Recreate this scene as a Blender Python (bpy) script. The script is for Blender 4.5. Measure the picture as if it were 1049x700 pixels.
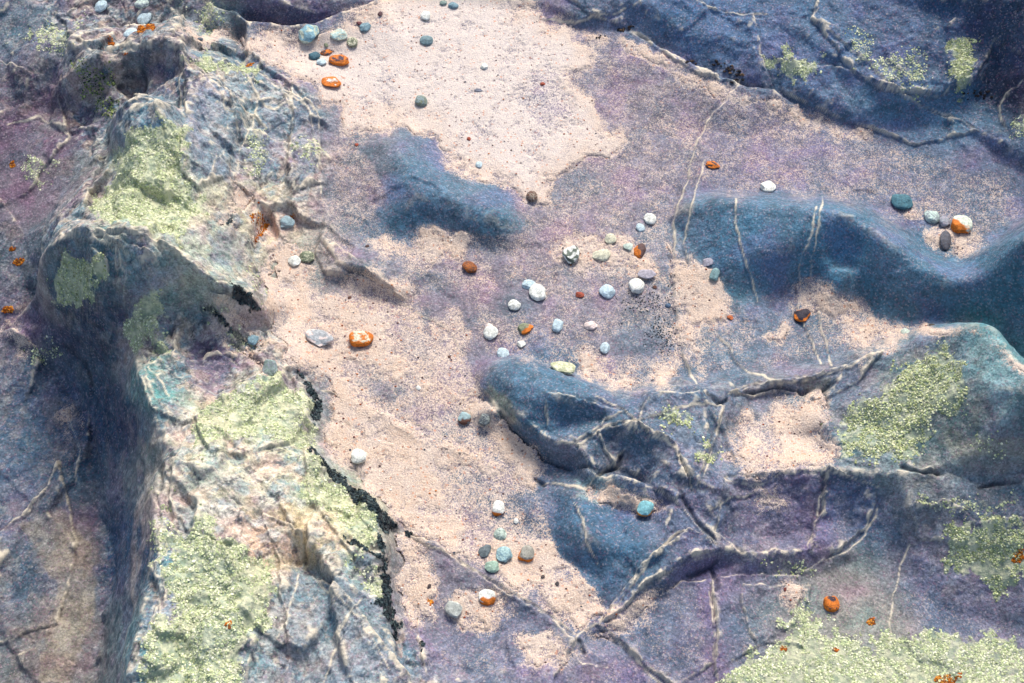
import bpy, math, random
import numpy as np
from mathutils import Vector
from mathutils.geometry import delaunay_2d_cdt

C = bpy.context.scene
for _o in list(bpy.data.objects):
    bpy.data.objects.remove(_o)
random.seed(7)
RNG = np.random.default_rng(11)

# ------------------------------------------------------------------ camera, sky, sun, exposure
CAM_H, PITCH, LENS = 1.8, math.radians(55), 50.0
cd = bpy.data.cameras.new('camera')
cam = bpy.data.objects.new('camera', cd)
C.collection.objects.link(cam)
cam.location = (0, 0, CAM_H)
cam.rotation_euler = (math.pi / 2 - PITCH, 0, 0)
cd.lens = LENS
cd.sensor_width = 36
cd.clip_start = 0.05
cd.clip_end = 500
C.camera = cam

SUN_DIR = Vector((0.15, 0.66, 0.72)).normalized()          # towards the sun
EL = math.asin(SUN_DIR.z)
AZ = math.atan2(SUN_DIR.x, SUN_DIR.y)
world = bpy.data.worlds.new('World')
C.world = world
world.use_nodes = True
wn = world.node_tree.nodes
sky = wn.new('ShaderNodeTexSky')
sky.sky_type = 'NISHITA'
sky.sun_disc = False
sky.sun_elevation = EL
sky.sun_rotation = AZ
sky.dust_density = 3.0
world.node_tree.links.new(sky.outputs[0], wn['Background'].inputs[0])
wn['Background'].inputs[1].default_value = 0.095
sd_ = bpy.data.lights.new('sun', 'SUN')
sd_.energy = 2.1
sd_.angle = math.radians(20)
sd_.color = (1.0, 0.94, 0.86)
sun = bpy.data.objects.new('sun', sd_)
C.collection.objects.link(sun)
sun.rotation_euler = SUN_DIR.to_track_quat('Z', 'Y').to_euler()
C.view_settings.view_transform = 'Standard'
C.view_settings.look = 'None'
C.view_settings.gamma = 1
C.view_settings.use_curve_mapping = False
C.view_settings.exposure = 0.98

# ------------------------------------------------------------------ helpers
SP, CP = math.sin(PITCH), math.cos(PITCH)
F = LENS / 36.0 * 1049.0

def ray_xy(u, v, z):
    """the place at height z that the photograph shows at (u, v)"""
    a = (np.asarray(u, float) - 524.5) / F
    b = (350.0 - np.asarray(v, float)) / F
    dx, dy, dz = a, CP + b * SP, -SP + b * CP
    t = (np.asarray(z, float) - CAM_H) / dz
    return dx * t, dy * t

def project(x, y, z):
    zz = z - CAM_H
    depth = y * CP - zz * SP
    up = y * SP + zz * CP
    return 524.5 + F * x / depth, 350.0 - F * up / depth

def sstep(a, b, x):
    t = np.clip((x - a) / (b - a), 0, 1)
    return t * t * (3 - 2 * t)

_perm = np.random.default_rng(5).permutation(512)
_perm = np.concatenate([_perm, _perm, _perm])
_ang = np.random.default_rng(6).uniform(0, 2 * math.pi, 512)
_gx, _gy = np.cos(_ang), np.sin(_ang)

def perlin(x, y):
    xi, yi = np.floor(x).astype(np.int64), np.floor(y).astype(np.int64)
    xf, yf = x - xi, y - yi
    xi &= 511; yi &= 511
    x1, y1 = (xi + 1) & 511, (yi + 1) & 511
    w, s = xf * xf * xf * (xf * (xf * 6 - 15) + 10), yf * yf * yf * (yf * (yf * 6 - 15) + 10)
    def g(ix, iy, dx, dy):
        h = _perm[_perm[ix] + iy]
        return _gx[h] * dx + _gy[h] * dy
    a = g(xi, yi, xf, yf); b = g(x1, yi, xf - 1, yf)
    c = g(xi, y1, xf, yf - 1); d = g(x1, y1, xf - 1, yf - 1)
    return (a + w * (b - a)) * (1 - s) + (c + w * (d - c)) * s

def fbm(x, y, scale, octv=4, off=0.0, gain=0.5):
    t = 0; amp = 1.0; f = scale
    for k in range(octv):
        t = t + amp * perlin(x * f + off + 17.3 * k, y * f - off * 1.7 + 9.1 * k)
        amp *= gain; f *= 2.03
    return t

_g3 = np.random.default_rng(8).normal(size=(512, 3)); _g3 /= np.linalg.norm(_g3, axis=1, keepdims=True)
def perlin3(x, y, z):
    xi, yi, zi = (np.floor(q).astype(np.int64) for q in (x, y, z))
    xf, yf, zf = x - xi, y - yi, z - zi
    u, v, w = (t * t * t * (t * (t * 6 - 15) + 10) for t in (xf, yf, zf))
    out = 0
    for a in (0, 1):
        ha = _perm[(xi + a) & 511]; wa = u if a else 1 - u
        for b in (0, 1):
            hb = _perm[ha + ((yi + b) & 511)]; wb = wa * (v if b else 1 - v)
            for c in (0, 1):
                g = _g3[_perm[hb + ((zi + c) & 511)]]
                out = out + wb * (w if c else 1 - w) * (g[..., 0] * (xf - a) + g[..., 1] * (yf - b) + g[..., 2] * (zf - c))
    return out * 1.25

def fbm3(x, y, z, scale, octv=4, off=0.0, gain=.5):
    t = 0; amp = 1.0; f = scale
    for k in range(octv):
        t = t + amp * perlin3(x * f + off + 17.3 * k, y * f - off * 1.7 + 9.1 * k, z * f + off * .7)
        amp *= gain; f *= 2.03
    return t

def ridged(x, y, scale, octv=4, off=0.0):
    t = 0; amp = 1.0; f = scale
    for k in range(octv):
        t = t + amp * (0.35 - np.abs(perlin(x * f + off + 31.3 * k, y * f + off + 3.7 * k)))
        amp *= 0.52; f *= 2.1
    return t

def gblur(A, s):
    r = int(s * 2.6) + 1
    k = np.exp(-0.5 * (np.arange(-r, r + 1) / s) ** 2); k /= k.sum()
    P = np.pad(A, ((r, r), (0, 0)), 'edge')
    B = sum(k[i] * P[i:i + A.shape[0]] for i in range(2 * r + 1))
    P = np.pad(B, ((0, 0), (r, r)), 'edge')
    return sum(k[i] * P[:, i:i + A.shape[1]] for i in range(2 * r + 1))

def seg_dist(px, py, pts, closed=False):
    """distance, side sign and position along a polyline"""
    n = len(pts)
    best = np.full(px.shape, 1e9); side = np.zeros(px.shape); along = np.zeros(px.shape)
    m = n if closed else n - 1
    for i in range(m):
        ax, ay = pts[i][0], pts[i][1]
        bx, by = pts[(i + 1) % n][0], pts[(i + 1) % n][1]
        vx, vy = bx - ax, by - ay
        L = vx * vx + vy * vy + 1e-9
        t = np.clip(((px - ax) * vx + (py - ay) * vy) / L, 0, 1)
        d = np.hypot(px - ax - t * vx, py - ay - t * vy)
        c = d < best
        best = np.where(c, d, best)
        side = np.where(c, np.sign((px - ax) * vy - (py - ay) * vx), side)
        along = np.where(c, (i + t) / m, along)
    return best, side, along

def in_poly(px, py, pts):
    ins = np.zeros(px.shape, bool)
    n = len(pts)
    for i in range(n):
        ax, ay = pts[i][:2]; bx, by = pts[(i + 1) % n][:2]
        if ay == by: continue
        c = (ay > py) != (by > py)
        ins ^= c & (px < (bx - ax) * (py - ay) / (by - ay) + ax)
    return ins

def P(s):
    """'u,v u,v ...' or 'u,v,z ...' -> list of tuples"""
    return [tuple(float(q) for q in w.split(',')) for w in s.split()]

def poly_field(U, V, pts, pad=30):
    """signed distance in photo pixels, positive inside"""
    out = np.full(U.shape, -1e3)
    xs = [p[0] for p in pts]; ys = [p[1] for p in pts]
    sel = (U > min(xs) - pad) & (U < max(xs) + pad) & (V > min(ys) - pad) & (V < max(ys) + pad)
    if not sel.any(): return out
    u, v = U[sel], V[sel]
    d, _, _ = seg_dist(u, v, pts, True)
    out[sel] = np.where(in_poly(u, v, pts), d, -d)
    return out

# ------------------------------------------------------------------ the shape of the rock shelf
# break lines of the bedrock: photo pixel and height in centimetres
LINES = [P(s) for s in '''
118,130,15 140,108,19 165,112,19 180,140,16 188,180,14 202,210,12 232,226,8 270,226,3
110,172,6 86,205,5 64,230,5
135,150,17 130,190,16 120,220,17
40,265,10 50,252,15 62,240,18 90,232,20.5 130,236,21.5 170,250,19.5 215,285,15 245,302,11 270,318,7 278,340,2
38,300,1 44,325,-1 60,348,-3 85,366,-3 110,372,0
95,285,15 120,300,14 150,290,16
80,330,4 110,345,5 135,340,8
110,330,7 140,330,9 178,300,13
40,368,-9 60,380,-12 76,405,-14.5 90,432,-16 100,480,-18 102,520,-20 117,560,-21 119,600,-22 106,650,-23 98,700,-24 95,760,-25
112,375,-2 120,420,-3 134,470,-3 128,520,-6 121,600,-9 112,700,-12
138,350,8 142,382,10 153,412,11 163,440,13 170,465,13 159,500,14 160,560,14.5 146,610,15 136,660,15 131,700,15 128,760,15
158,395,10 182,404,9
178,310,11 205,322,8 235,346,6 262,372,4 290,388,3
200,345,6 215,375,4.5 230,395,5
190,400,9 202,430,11 216,480,13.5 250,520,12.5 242,570,14 232,640,14 222,700,14 220,760,14
202,430,11 230,411,8 268,391,5 290,374,3.2 305,385,3 326,410,2.2 318,448,2 331,470,2.4 362,500,3 394,530,3.4 399,560,3.4 394,600,3.2 408,635,3 422,672,2.6 440,700,2 470,760,2
342,405,0 334,455,0 350,470,0 379,500,0 412,535,0 413,575,0 411,612,0.2 428,642,0.5 446,672,0.8
262,526,11 285,520,11 300,540,10 312,548,9 310,585,6.5
340,520,5.5 352,560,5 355,600,5.2 375,650,5 390,700,5
290,640,9 300,700,9
255,440,8.5 285,430,6 300,470,6
188,55,13.5 196,80,12.5 250,66,6.5 285,82,3.5 322,112,1.8 342,150,0.8 338,200,0.5 322,250,0.5
200,120,12 230,130,8.5 262,165,4.5 240,205,7 275,205,3
75,78,9 98,55,13 122,52,12 150,50,13 166,38,14.5 184,50,13.5 192,78,12
66,120,2 90,132,1.5 112,128,5
115,85,8 142,92,5 150,105,6
168,98,6 160,75,9
0,60,5 40,45,8 70,45,9
30,75,6 45,110,2 20,130,1
0,160,0 30,200,0 25,240,-1 0,250,-2
60,150,3 75,185,2 50,215,0.5
20,275,-3 35,310,-6 10,330,-7 0,350,-9
0,400,-12 30,390,-11 60,420,-14
0,520,-16 50,480,-16 70,560,-19
0,700,-20 50,640,-20
0,0,8 25,20,7 60,15,7 100,25,6
130,30,5 190,22,5 230,40,3 250,45,0.8
190,0,7 235,10,6
240,0,7.5 252,22,5.5 285,24,4 320,22,3 346,12,2 385,0,1.4
244,30,0.6 262,34,0 320,32,0 350,20,0 395,0,0
330,238,2.6 345,268,2.6 380,279,2.4 414,306,0.8
328,286,0.2 350,290,0 376,294,0 416,312,0
300,270,0.3 290,250,0.8 283,290,0.3
362,152,0 385,137,0 412,130,0 442,143,0 458,173,0 492,184,0 522,202,0 540,220,0 535,243,0 505,250,0 470,241,0 440,234,0 400,242,0 362,236,0
402,143,2.8 420,170,4 426,196,4.4 455,204,4.2 490,214,4.4 522,227,3.2
385,175,1.2 392,205,1.2 385,222,0.8
684,225,0 697,201,0 740,195,0 780,198,0 842,200,0 888,210,0 925,232,0 953,256,0 985,266,0 1013,255,0 1035,232,0 1070,205,0
703,209,3 740,205,4.4 800,210,6 860,216,7 900,237,6.5 938,266,5 972,285,4.6 1010,281,6 1030,263,9 1049,243,12 1080,225,14
706,248,1.2 724,272,1 750,302,0.2 766,320,0.2 790,302,0.2 826,291,0.2 857,286,0.2 880,306,0 908,326,0 940,334,0 985,331,0.2 1012,338,1 1049,372,1 1090,390,1
760,265,3 800,255,4.8 870,266,4.6 920,294,3 1000,309,3.6 1049,310,6 1090,300,8
488,396,0.8 503,375,2.6 530,371,3.4 570,384,4.2 610,398,4.4 640,408,3.8 662,400,4.4 700,395,4.2 735,404,3.6 752,395,3 800,391,3 840,381,4 880,374,5 930,354,7 965,338,10 1000,329,13 1020,333,14 1036,360,14 1049,400,14 1090,430,14
484,388,0 500,368,0 530,363,0 572,376,0 612,389,0 640,398,0 662,391,0 700,385,0.2 745,384,0.6 800,378,0.6 850,368,0.6 900,350,0.4 960,331,0.6
522,392,4 560,402,5.2 600,409,5.2 640,420,4.6
572,437,2.4 596,434,2.2 616,433,2.6
488,396,0.8 510,417,2.6 530,432,3 560,449,3.4 590,456,3.6 612,442,3.6 650,432,4.8
495,412,0 520,441,0 546,463,0 570,476,0.4 588,478,0.6
590,456,3.6 604,476,3.2 618,487,3
622,452,2.2 640,462,2.2 660,458,3.6 650,440,4.8
663,408,4.8 650,440,4.8 690,456,4.2 706,500,3.6 722,530,3.2 741,560,3.6
680,430,4 705,425,4.2 722,440,4.6
722,402,4.4 727,440,4.8 718,480,4.2 726,520,4
630,480,3.8 662,491,3.8 692,511,3.4
625,490,1.2 655,500,1.2 680,520,1.3 668,532,1.4
590,492,0.8 610,505,1.2 640,525,1.3
561,500,0.6 590,508,2.2 600,550,3.2 630,562,3.2 652,541,3 682,562,3.4
556,498,0 572,512,0 566,545,0 578,572,0 604,592,0 614,622,0.2
741,560,3.6 692,578,3.8 657,602,3 640,624,1.8 616,641,1.4 590,655,1.2
740,575,0.8 700,590,0.8 660,628,0.5 610,655,0.3
600,590,1 625,595,1.6 640,600,1.8
741,560,3.6 780,566,3.2 830,560,3.2
752,398,1.6 765,410,1.2 800,405,1.2 835,400,2 850,420,3.2
760,432,1.4 800,448,1.6 830,452,1.8
842,430,3.6 862,466,4 830,478,3.8 790,482,3.8 750,490,3.4 735,470,2.6 728,440,3.4
840,388,3.6 870,400,4 930,372,7 962,368,9
870,440,3.6 900,412,6 930,440,6.5 990,470,8 1049,470,9 1090,470,9
1000,385,12 1000,420,10.5 1025,400,13
750,492,3.6 800,482,4.2 860,480,4.8 920,486,5.6 980,490,6.2 1049,482,7 1090,480,7
760,502,2.6 800,494,3.4 870,492,3.8 910,500,4
745,545,2.4 800,552,1.2 868,530,1.4 900,518,2.4
742,590,0.6 780,592,0.4 840,588,0.4 885,572,0.6 905,548,1.2
930,520,4.4 965,512,5.2 1000,535,5 1049,528,6 1090,520,6
940,555,2 985,592,2 1020,604,1.8 1049,608,2
930,590,0.6 960,625,0.4 1049,650,0.4
400,545,0.2 450,562,0.5 492,590,0.7 560,630,0.9 590,655,1.2
460,640,0.3 500,650,0.2 540,640,0.3
440,690,1 500,690,1.2 560,690,1.2
640,690,1.2 700,650,1.3 720,610,1.2
760,650,0.8 850,670,0.6 950,680,0.5 1049,690,0.5
535,8,0 590,27,0 640,34,0 682,60,0 722,80,0 766,97,0 792,100,0 832,121,0 882,136,0 942,156,0.2
548,0,1 592,18,1.6 640,24,2.2 682,50,2.4 722,70,2.6 764,86,3
640,0,4 700,32,4 766,44,4.8 782,20,5.8 760,0,6
766,44,4.8 775,75,3 796,92,2.2
800,50,4.6 830,95,3 880,118,2 940,130,1.2
815,30,6.2 860,62,5.8 905,94,5.4 958,100,5.2 1000,82,7.2 1004,40,9.2
812,38,5.2 855,74,4.4 900,108,3.6 960,112,3.2 1012,95,4.4 1020,60,8
900,0,9 940,40,9 985,20,11
1049,0,17 1010,20,12 1049,60,11
1049,100,7 1025,112,4.4 1038,150,3.6 1080,160,4
980,130,2 1049,180,0.6
'''.strip().splitlines()]
FLAT = P('''430,60,0 500,40,0 480,100,0 560,60,0 560,120,0 620,90,0 600,180,0 660,120,0 700,130,0 760,140,0 830,160,0 900,180,0
980,200,0 1030,200,0.2 650,180,0 720,170,0 580,230,0 640,240,0 560,300,0 620,320,0 660,340,0 700,360,0.2 520,340,0 480,300,0 440,280,0
430,340,0 380,330,0 340,330,0 400,400,0 450,430,0 460,380,0 500,470,0 440,500,0 520,540,0 470,540,0 550,590,0 370,420,0 320,330,0.3
300,310,0.4 720,320,0.2 740,350,0.2 790,350,0.2 850,330,0.1 400,90,0 360,60,0 310,55,0 370,110,0 360,200,0.3 430,640,0.2 500,610,0 480,430,0 500,440,0 470,408,0 478,395,0 512,452,0 486,415,0''')

def build_base():
    vs, es = [], []
    for ln in LINES:
        i0 = len(vs)
        for (u, v, z) in ln:
            z = z if z > -5 else -5 + (z + 5) * .55
            z = z * (1.3 if v < 260 and u < 545 else 1.05 if (v < 162 and u > 520) or (740 < u < 860 and 368 < v < 410) or (600 < u < 900 and v > 535) else 1.45) if (z > 0 and u > 345) else z
            x, y = ray_xy(u, v, z / 100.0)
            vs.append((float(x), float(y), z / 100.0))
        es += [(i0 + k, i0 + k + 1) for k in range(len(ln) - 1)]
    for (u, v, z) in FLAT:
        x, y = ray_xy(u, v, z / 100.0)
        vs.append((float(x), float(y), z / 100.0))
    for (x, y, z) in [(-14, -12, -.6), (0, -12, -.1), (14, -12, 0), (14, 0, .1), (14, 16, .9), (0, 16, .4), (-14, 16, .2), (-14, 2, -.5),
                      (-2.2, 0.2, -.3), (-1.3, 0, -.25), (-.5, 0.1, .12), (0, 0.1, .02), (.8, 0.2, .02), (1.8, .3, .05), (2.2, 1.3, .2), (2.2, 2.6, .3), (1, 2.9, .2), (0, 2.9, .05), (-.7, 2.8, .1), (-1.8, 2.6, .05), (-2.2, 1.4, -.2)]:
        vs.append((x, y, z))
    r = delaunay_2d_cdt([Vector(p[:2]) for p in vs], es, [], 0, 1e-6)
    ov, of, orig = r[0], r[2], r[3]
    Z = np.zeros(len(ov))
    pa = np.array([p[:2] for p in vs]); pz = np.array([p[2] for p in vs])
    ea = np.array(es)
    for i, o in enumerate(orig):
        if o:
            Z[i] = pz[o[0]]
        else:                                   # a crossing of two lines: mean of both
            x, y = ov[i]
            d, _, _ = 0, 0, 0
            A, B = pa[ea[:, 0]], pa[ea[:, 1]]
            ab = B - A; t = np.clip(((x - A[:, 0]) * ab[:, 0] + (y - A[:, 1]) * ab[:, 1]) / ((ab ** 2).sum(1) + 1e-12), 0, 1)
            dd = np.hypot(x - A[:, 0] - t * ab[:, 0], y - A[:, 1] - t * ab[:, 1])
            k = np.argsort(dd)[:2]
            zz = pz[ea[k, 0]] + t[k] * (pz[ea[k, 1]] - pz[ea[k, 0]])
            Z[i] = zz.mean()
    return np.array([(p[0], p[1]) for p in ov]), Z, of

def axis(lo, hi, step, far_lo, far_hi):
    a = list(np.arange(lo, hi, step)); s = step
    while a[-1] < far_hi:
        s *= 1.22; a.append(a[-1] + s)
    s = step; b = [lo]
    while b[-1] > far_lo:
        s *= 1.22; b.append(b[-1] - s)
    return np.array(b[:0:-1] + a)

STEP = 0.0018
GS = 0.0023 / STEP
XA = axis(-1.16, 1.16, STEP, -12, 12)
YA = axis(0.60, 2.22, STEP, -10, 14)
X, Y = np.meshgrid(XA, YA)
NY, NX = X.shape

def raster(pv, pz, tris):
    H = np.zeros(X.shape)
    for t in tris:
        for q in range(1, len(t) - 1):
            ids = [t[0], t[q], t[q + 1]]
            p = pv[ids]
            i0, i1 = np.searchsorted(XA, p[:, 0].min()), np.searchsorted(XA, p[:, 0].max(), 'right')
            j0, j1 = np.searchsorted(YA, p[:, 1].min()), np.searchsorted(YA, p[:, 1].max(), 'right')
            if i1 <= i0 or j1 <= j0: continue
            xx, yy = X[j0:j1, i0:i1], Y[j0:j1, i0:i1]
            (ax, ay), (bx, by), (cx, cy) = p
            D = (by - cy) * (ax - cx) + (cx - bx) * (ay - cy)
            if abs(D) < 1e-14: continue
            l1 = ((by - cy) * (xx - cx) + (cx - bx) * (yy - cy)) / D
            l2 = ((cy - ay) * (xx - cx) + (ax - cx) * (yy - cy)) / D
            l3 = 1 - l1 - l2
            m = (l1 >= -1e-6) & (l2 >= -1e-6) & (l3 >= -1e-6)
            h = l1 * pz[ids[0]] + l2 * pz[ids[1]] + l3 * pz[ids[2]]
            H[j0:j1, i0:i1] = np.where(m, h, H[j0:j1, i0:i1])
    return H

H0 = raster(*build_base())
Hc = gblur(H0, 2.0 * GS)                 # crisp
Hm = gblur(H0, 1.7 * GS)                 # worn
Hs = gblur(H0, 4.2 * GS)
Hw = gblur(H0, 8.0 * GS)                 # rounded humps
U, V = project(X, Y, Hm)
NOI = fbm(U, V, 1 / 26.0, 4, 3.3)
NOI2 = fbm(U, V, 1 / 9.0, 3, 8.1)
WU, WV = U + 9 * fbm(U, V, 1 / 40.0, 3, 1.1) + 3 * fbm(U, V, 1 / 9., 2, 5.), V + 9 * fbm(U, V, 1 / 40.0, 3, 7.7) + 3 * fbm(U, V, 1 / 9., 2, 2.)

# rounded outcrops
ROUND = [P(s) for s in '''
350,125 420,120 470,165 550,205 555,260 470,255 350,250
675,190 800,185 900,195 960,245 1049,200 1120,200 1120,380 980,345 900,345 760,335
480,360 640,395 650,430 600,440 560,440 500,410
560,495 620,505 640,540 625,590 600,600
'''.strip().splitlines()]
rnd = np.zeros(X.shape)
for p in ROUND:
    rnd = np.maximum(rnd, sstep(-8, 14, poly_field(U, V, p)))
RIDGE_P = P('20,-60 190,-60 235,40 290,72 330,105 348,160 330,230 285,260 300,360 335,400 325,450 402,530 412,610 450,690 500,800 90,800 95,690 115,590 100,520 88,440 70,400 40,370 30,270 60,225 100,175 70,130 60,80')
ridge_m = sstep(-6, 10, poly_field(U, V, RIDGE_P))
H = Hm * (1 - rnd) + Hs * rnd
wh = sstep(-8, 14, poly_field(U, V, ROUND[0]))
H = H * (1 - wh) + Hw * wh
H = H * (1 - 0.85 * ridge_m) + Hc * 0.85 * ridge_m
rise = np.clip((H - 0.004) / 0.02, 0, 1) + (H < -0.01)
rise = np.clip(rise, 0, 1)

# ------------------------------------------------------------------ sand cover (photo regions, 1 = thick, .4 = dusted rock)
THICK = [P(s) for s in '''
244,38 300,34 330,33 352,22 395,2 430,-20 535,-20 548,14 590,30 606,60 596,90 612,118 640,140 634,152 604,156 590,172 566,190 560,204 542,206 522,200 492,184 458,172 442,143 412,130 384,135 352,138 345,118 318,92 290,70
585,29 640,35 684,60 722,82 764,97 748,104 716,92 680,74 640,52 600,44
780,99 832,121 885,136 884,144 830,132 790,112
268,240 290,244 300,262 325,276 318,296 345,300 362,282 384,262 366,246 405,244 440,236 478,246 470,262 452,272 430,288 424,308 444,322 476,330 482,362 490,396 520,441 546,463 562,482 556,498 566,545 578,572 604,592 612,624 596,646 552,618 500,584 468,572 440,556 412,536 379,500 350,470 336,455 342,405 305,372 280,340 268,300
690,252 700,262 722,272 752,304 742,330 718,340 722,385 700,372 692,320 684,290
560,250 640,236 672,262 690,300 672,290 640,276 600,282 570,276
590,360 640,350 700,362 690,390 650,398 600,386
776,345 806,322 818,296 832,292 857,286 880,306 908,326 940,334 985,331 950,340 900,352 884,372 870,362 858,336 836,320 812,334 800,352
1010,342 1049,362 1090,380 1090,400 1049,384 1030,362
748,440 772,424 802,411 834,404 846,424 842,442 860,462 826,473 790,485 766,490 750,470
606,498 640,500 668,510 678,522 666,534 636,522 606,516
566,432 596,436 590,446 572,444
408,548 440,560 452,590 444,640 420,636 410,600
468,596 512,606 524,630 508,652 470,648 456,630
606,652 640,624 668,612 690,600 664,632 640,650
525,656 556,650 600,672 580,686 540,680
222,306 242,322 262,352 276,370 262,378 240,360 222,340
244,196 258,206 240,240 226,232
262,362 282,372 280,388 262,384
190,34 240,30 246,46 210,46
926,220 1000,240 1010,255 980,262 950,256
986,92 1015,88 1020,106 990,110
800,604 822,598 822,622 806,632
60,420 72,412 78,450 66,470
770,500 795,495 800,520 778,528
6,340 20,318 36,350 40,370 14,372
'''.strip().splitlines()]
DUST = [P(s) for s in '''
340,110 420,120 640,30 760,95 940,150 1049,190 1049,230 950,262 900,215 700,195 690,250 700,380 640,405 490,370 470,300 340,330 280,250 330,200
500,360 640,405 690,390 760,385 900,360 980,332 760,300 690,320
270,240 490,370 560,490 610,640 400,540 330,420
420,560 600,660 560,720 420,690
760,600 940,600 1060,640 1060,720 740,720
600,590 730,590 740,720 580,720
'''.strip().splitlines()]
sand = np.zeros(X.shape)
for p in DUST:
    sand = np.maximum(sand, (0.36 if DUST.index(p) < 3 else .22) * sstep(-10, 14, poly_field(WU, WV, p)))
for k, p in enumerate(THICK):
    f = poly_field(WU, WV, p)
    lvl = 0.95 if k in (0, 3, 4, 8, 9, 10, 12) else 0.8
    sand = np.maximum(sand, lvl * sstep(-17, 13, f + 10 * NOI))
THIN = [P(s) for s in '''
396,330 440,326 474,338 486,372 486,404 462,402 430,384 402,360
372,392 420,396 466,412 500,446 520,476 470,462 420,440 384,420
450,478 520,486 548,510 540,545 500,540 470,520
372,246 410,268 440,262 430,285 392,290 366,272
330,300 372,292 420,308 440,322 390,318
420,560 460,566 500,590 470,596 440,586
520,100 560,70 590,110 560,130
620,355 660,345 690,365 660,380
'''.strip().splitlines()]
sand -= .34 * sstep(.08, .5, fbm(U, V, 1 / 75., 5, 91.)) * (sand > .3) * (V > 225)
for p in THIN:
    sand -= 0.42 * sstep(-14, 12, poly_field(WU, WV, p) + 10 * NOI) * (sand > .3)
HUMPS = [P('366,152 385,139 412,133 440,146 455,176 490,188 520,205 537,222 532,240 505,247 470,238 440,232 405,238 388,222 394,200 392,180'),
         P('690,230 700,206 740,201 842,205 888,215 923,237 951,261 985,271 1015,262 1040,240 1100,205 1100,380 1049,372 1010,338 985,330 940,332 905,324 880,304 856,284 824,289 790,300 766,318 750,300 722,270'),
         P('490,396 505,376 530,369 640,408 662,402 640,432 610,440 590,452 545,440 510,418'),
         P('566,500 595,508 640,532 700,520 735,555 690,578 640,620 612,610 580,570 568,545 576,514'),
         P('540,-30 600,24 682,52 766,90 830,113 882,128 960,148 1049,160 1049,-40')]
hump_m = np.zeros(X.shape)
for k, p in enumerate(HUMPS):
    hump_m = np.maximum(hump_m, sstep(-5, 4, poly_field(WU, WV, p)))
sand = sand * (1 - 0.93 * hump_m)
# uneven drifts on the dusted floor
GRN = perlin(U * .31, V * .31) + .8 * perlin(U * .63 + 9, V * .63)
sand = np.clip(sand + sstep(.03, .15, sand) * ((0.34 * NOI + 0.20 * NOI2) * (.4 + .6 * sstep(.38, .7, sand)) + .15 * GRN) * (1 - hump_m), 0, 1.0)

# ------------------------------------------------------------------ rough relief
def facets(x, y, cell, seed, tilt):
    """broken rock: every cell of a jittered lattice is a small tilted plane; also the nearness to a joint"""
    rg = np.random.default_rng(seed); N = 256
    jx, jy, tx, ty, off = (rg.random((N, N)) for _ in range(5))
    x, y = x / cell, y / cell
    xi, yi = np.floor(x).astype(np.int64), np.floor(y).astype(np.int64)
    d1 = np.full(x.shape, 9.); d2 = np.full(x.shape, 9.); h = np.zeros(x.shape)
    for a in (-1, 0, 1):
        for b in (-1, 0, 1):
            i, j = (xi + a) % N, (yi + b) % N
            px, py = x - (xi + a + jx[i, j]), y - (yi + b + jy[i, j])
            d = np.hypot(px, py)
            v = (px * (tx[i, j] - .5) + py * (ty[i, j] - .5)) * 2 * tilt + (off[i, j] - .5) * tilt
            c = d < d1
            d2 = np.where(c, d1, np.minimum(d2, d)); h = np.where(c, v, h); d1 = np.where(c, d, d1)
    return h * cell, d2 - d1
XR, YR = X, Y
WX, WY = XR + 0.018 * fbm(XR, YR, 14, 3, 51.), YR + 0.018 * fbm(XR, YR, 14, 3, 61.)
_g = np.gradient(gblur(H, 2.0 * GS), axis=0), np.gradient(gblur(H, 2.0 * GS), axis=1)
SLOPE = np.hypot(_g[0] / np.gradient(YA)[:, None], _g[1] / np.gradient(XA)[None])
GENTLE = 1 - sstep(.8, 2.0, SLOPE)
rough = np.clip(0.10 + 0.62 * ridge_m + 0.26 * rise * (1 - rnd) + 0.05 * rnd, 0, 1.0) * (1 - 0.85 * sstep(0.4, 0.8, sand))
rel = 0.0060 * fbm(XR, YR, 9, 4, 2.0) + .0085 * ridged(WX * 2.2 + .5 * WY, WY * .75 - .35 * WX, 8, 3, 2.7) + 0.0030 * ridged(WX, WY + 0.5 * X, 14, 5, 4.4)
f1, j1 = facets(WX, WY * 0.7 + 0.3 * WX, .085, 3, .24)
f2, j2 = facets(WX + .3, WY * 0.8 + .1, .034, 4, .20)
f3, j3 = facets(WX + .1, WY + .2, .015, 5, .16)
rel += gblur(f1 + 0.9 * f2 + 0.5 * f3, 1.3)
rel -= 0.0022 * np.exp(-(j2 / .05) ** 2) * sstep(-.1, .3, fbm(X, Y, 12, 2, 71.)) + .002 * np.exp(-(j1 / .03) ** 2)
H = H + rel * rough * (.3 + .7 * GENTLE)
far = sstep(1.25, 2.6, np.abs(X)) + sstep(2.3, 3.5, Y) + sstep(-0.55, 0.4, -Y)
H = H + np.clip(far, 0, 1) * (0.10 * fbm(X, Y, 0.9, 6, 3.0))

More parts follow.
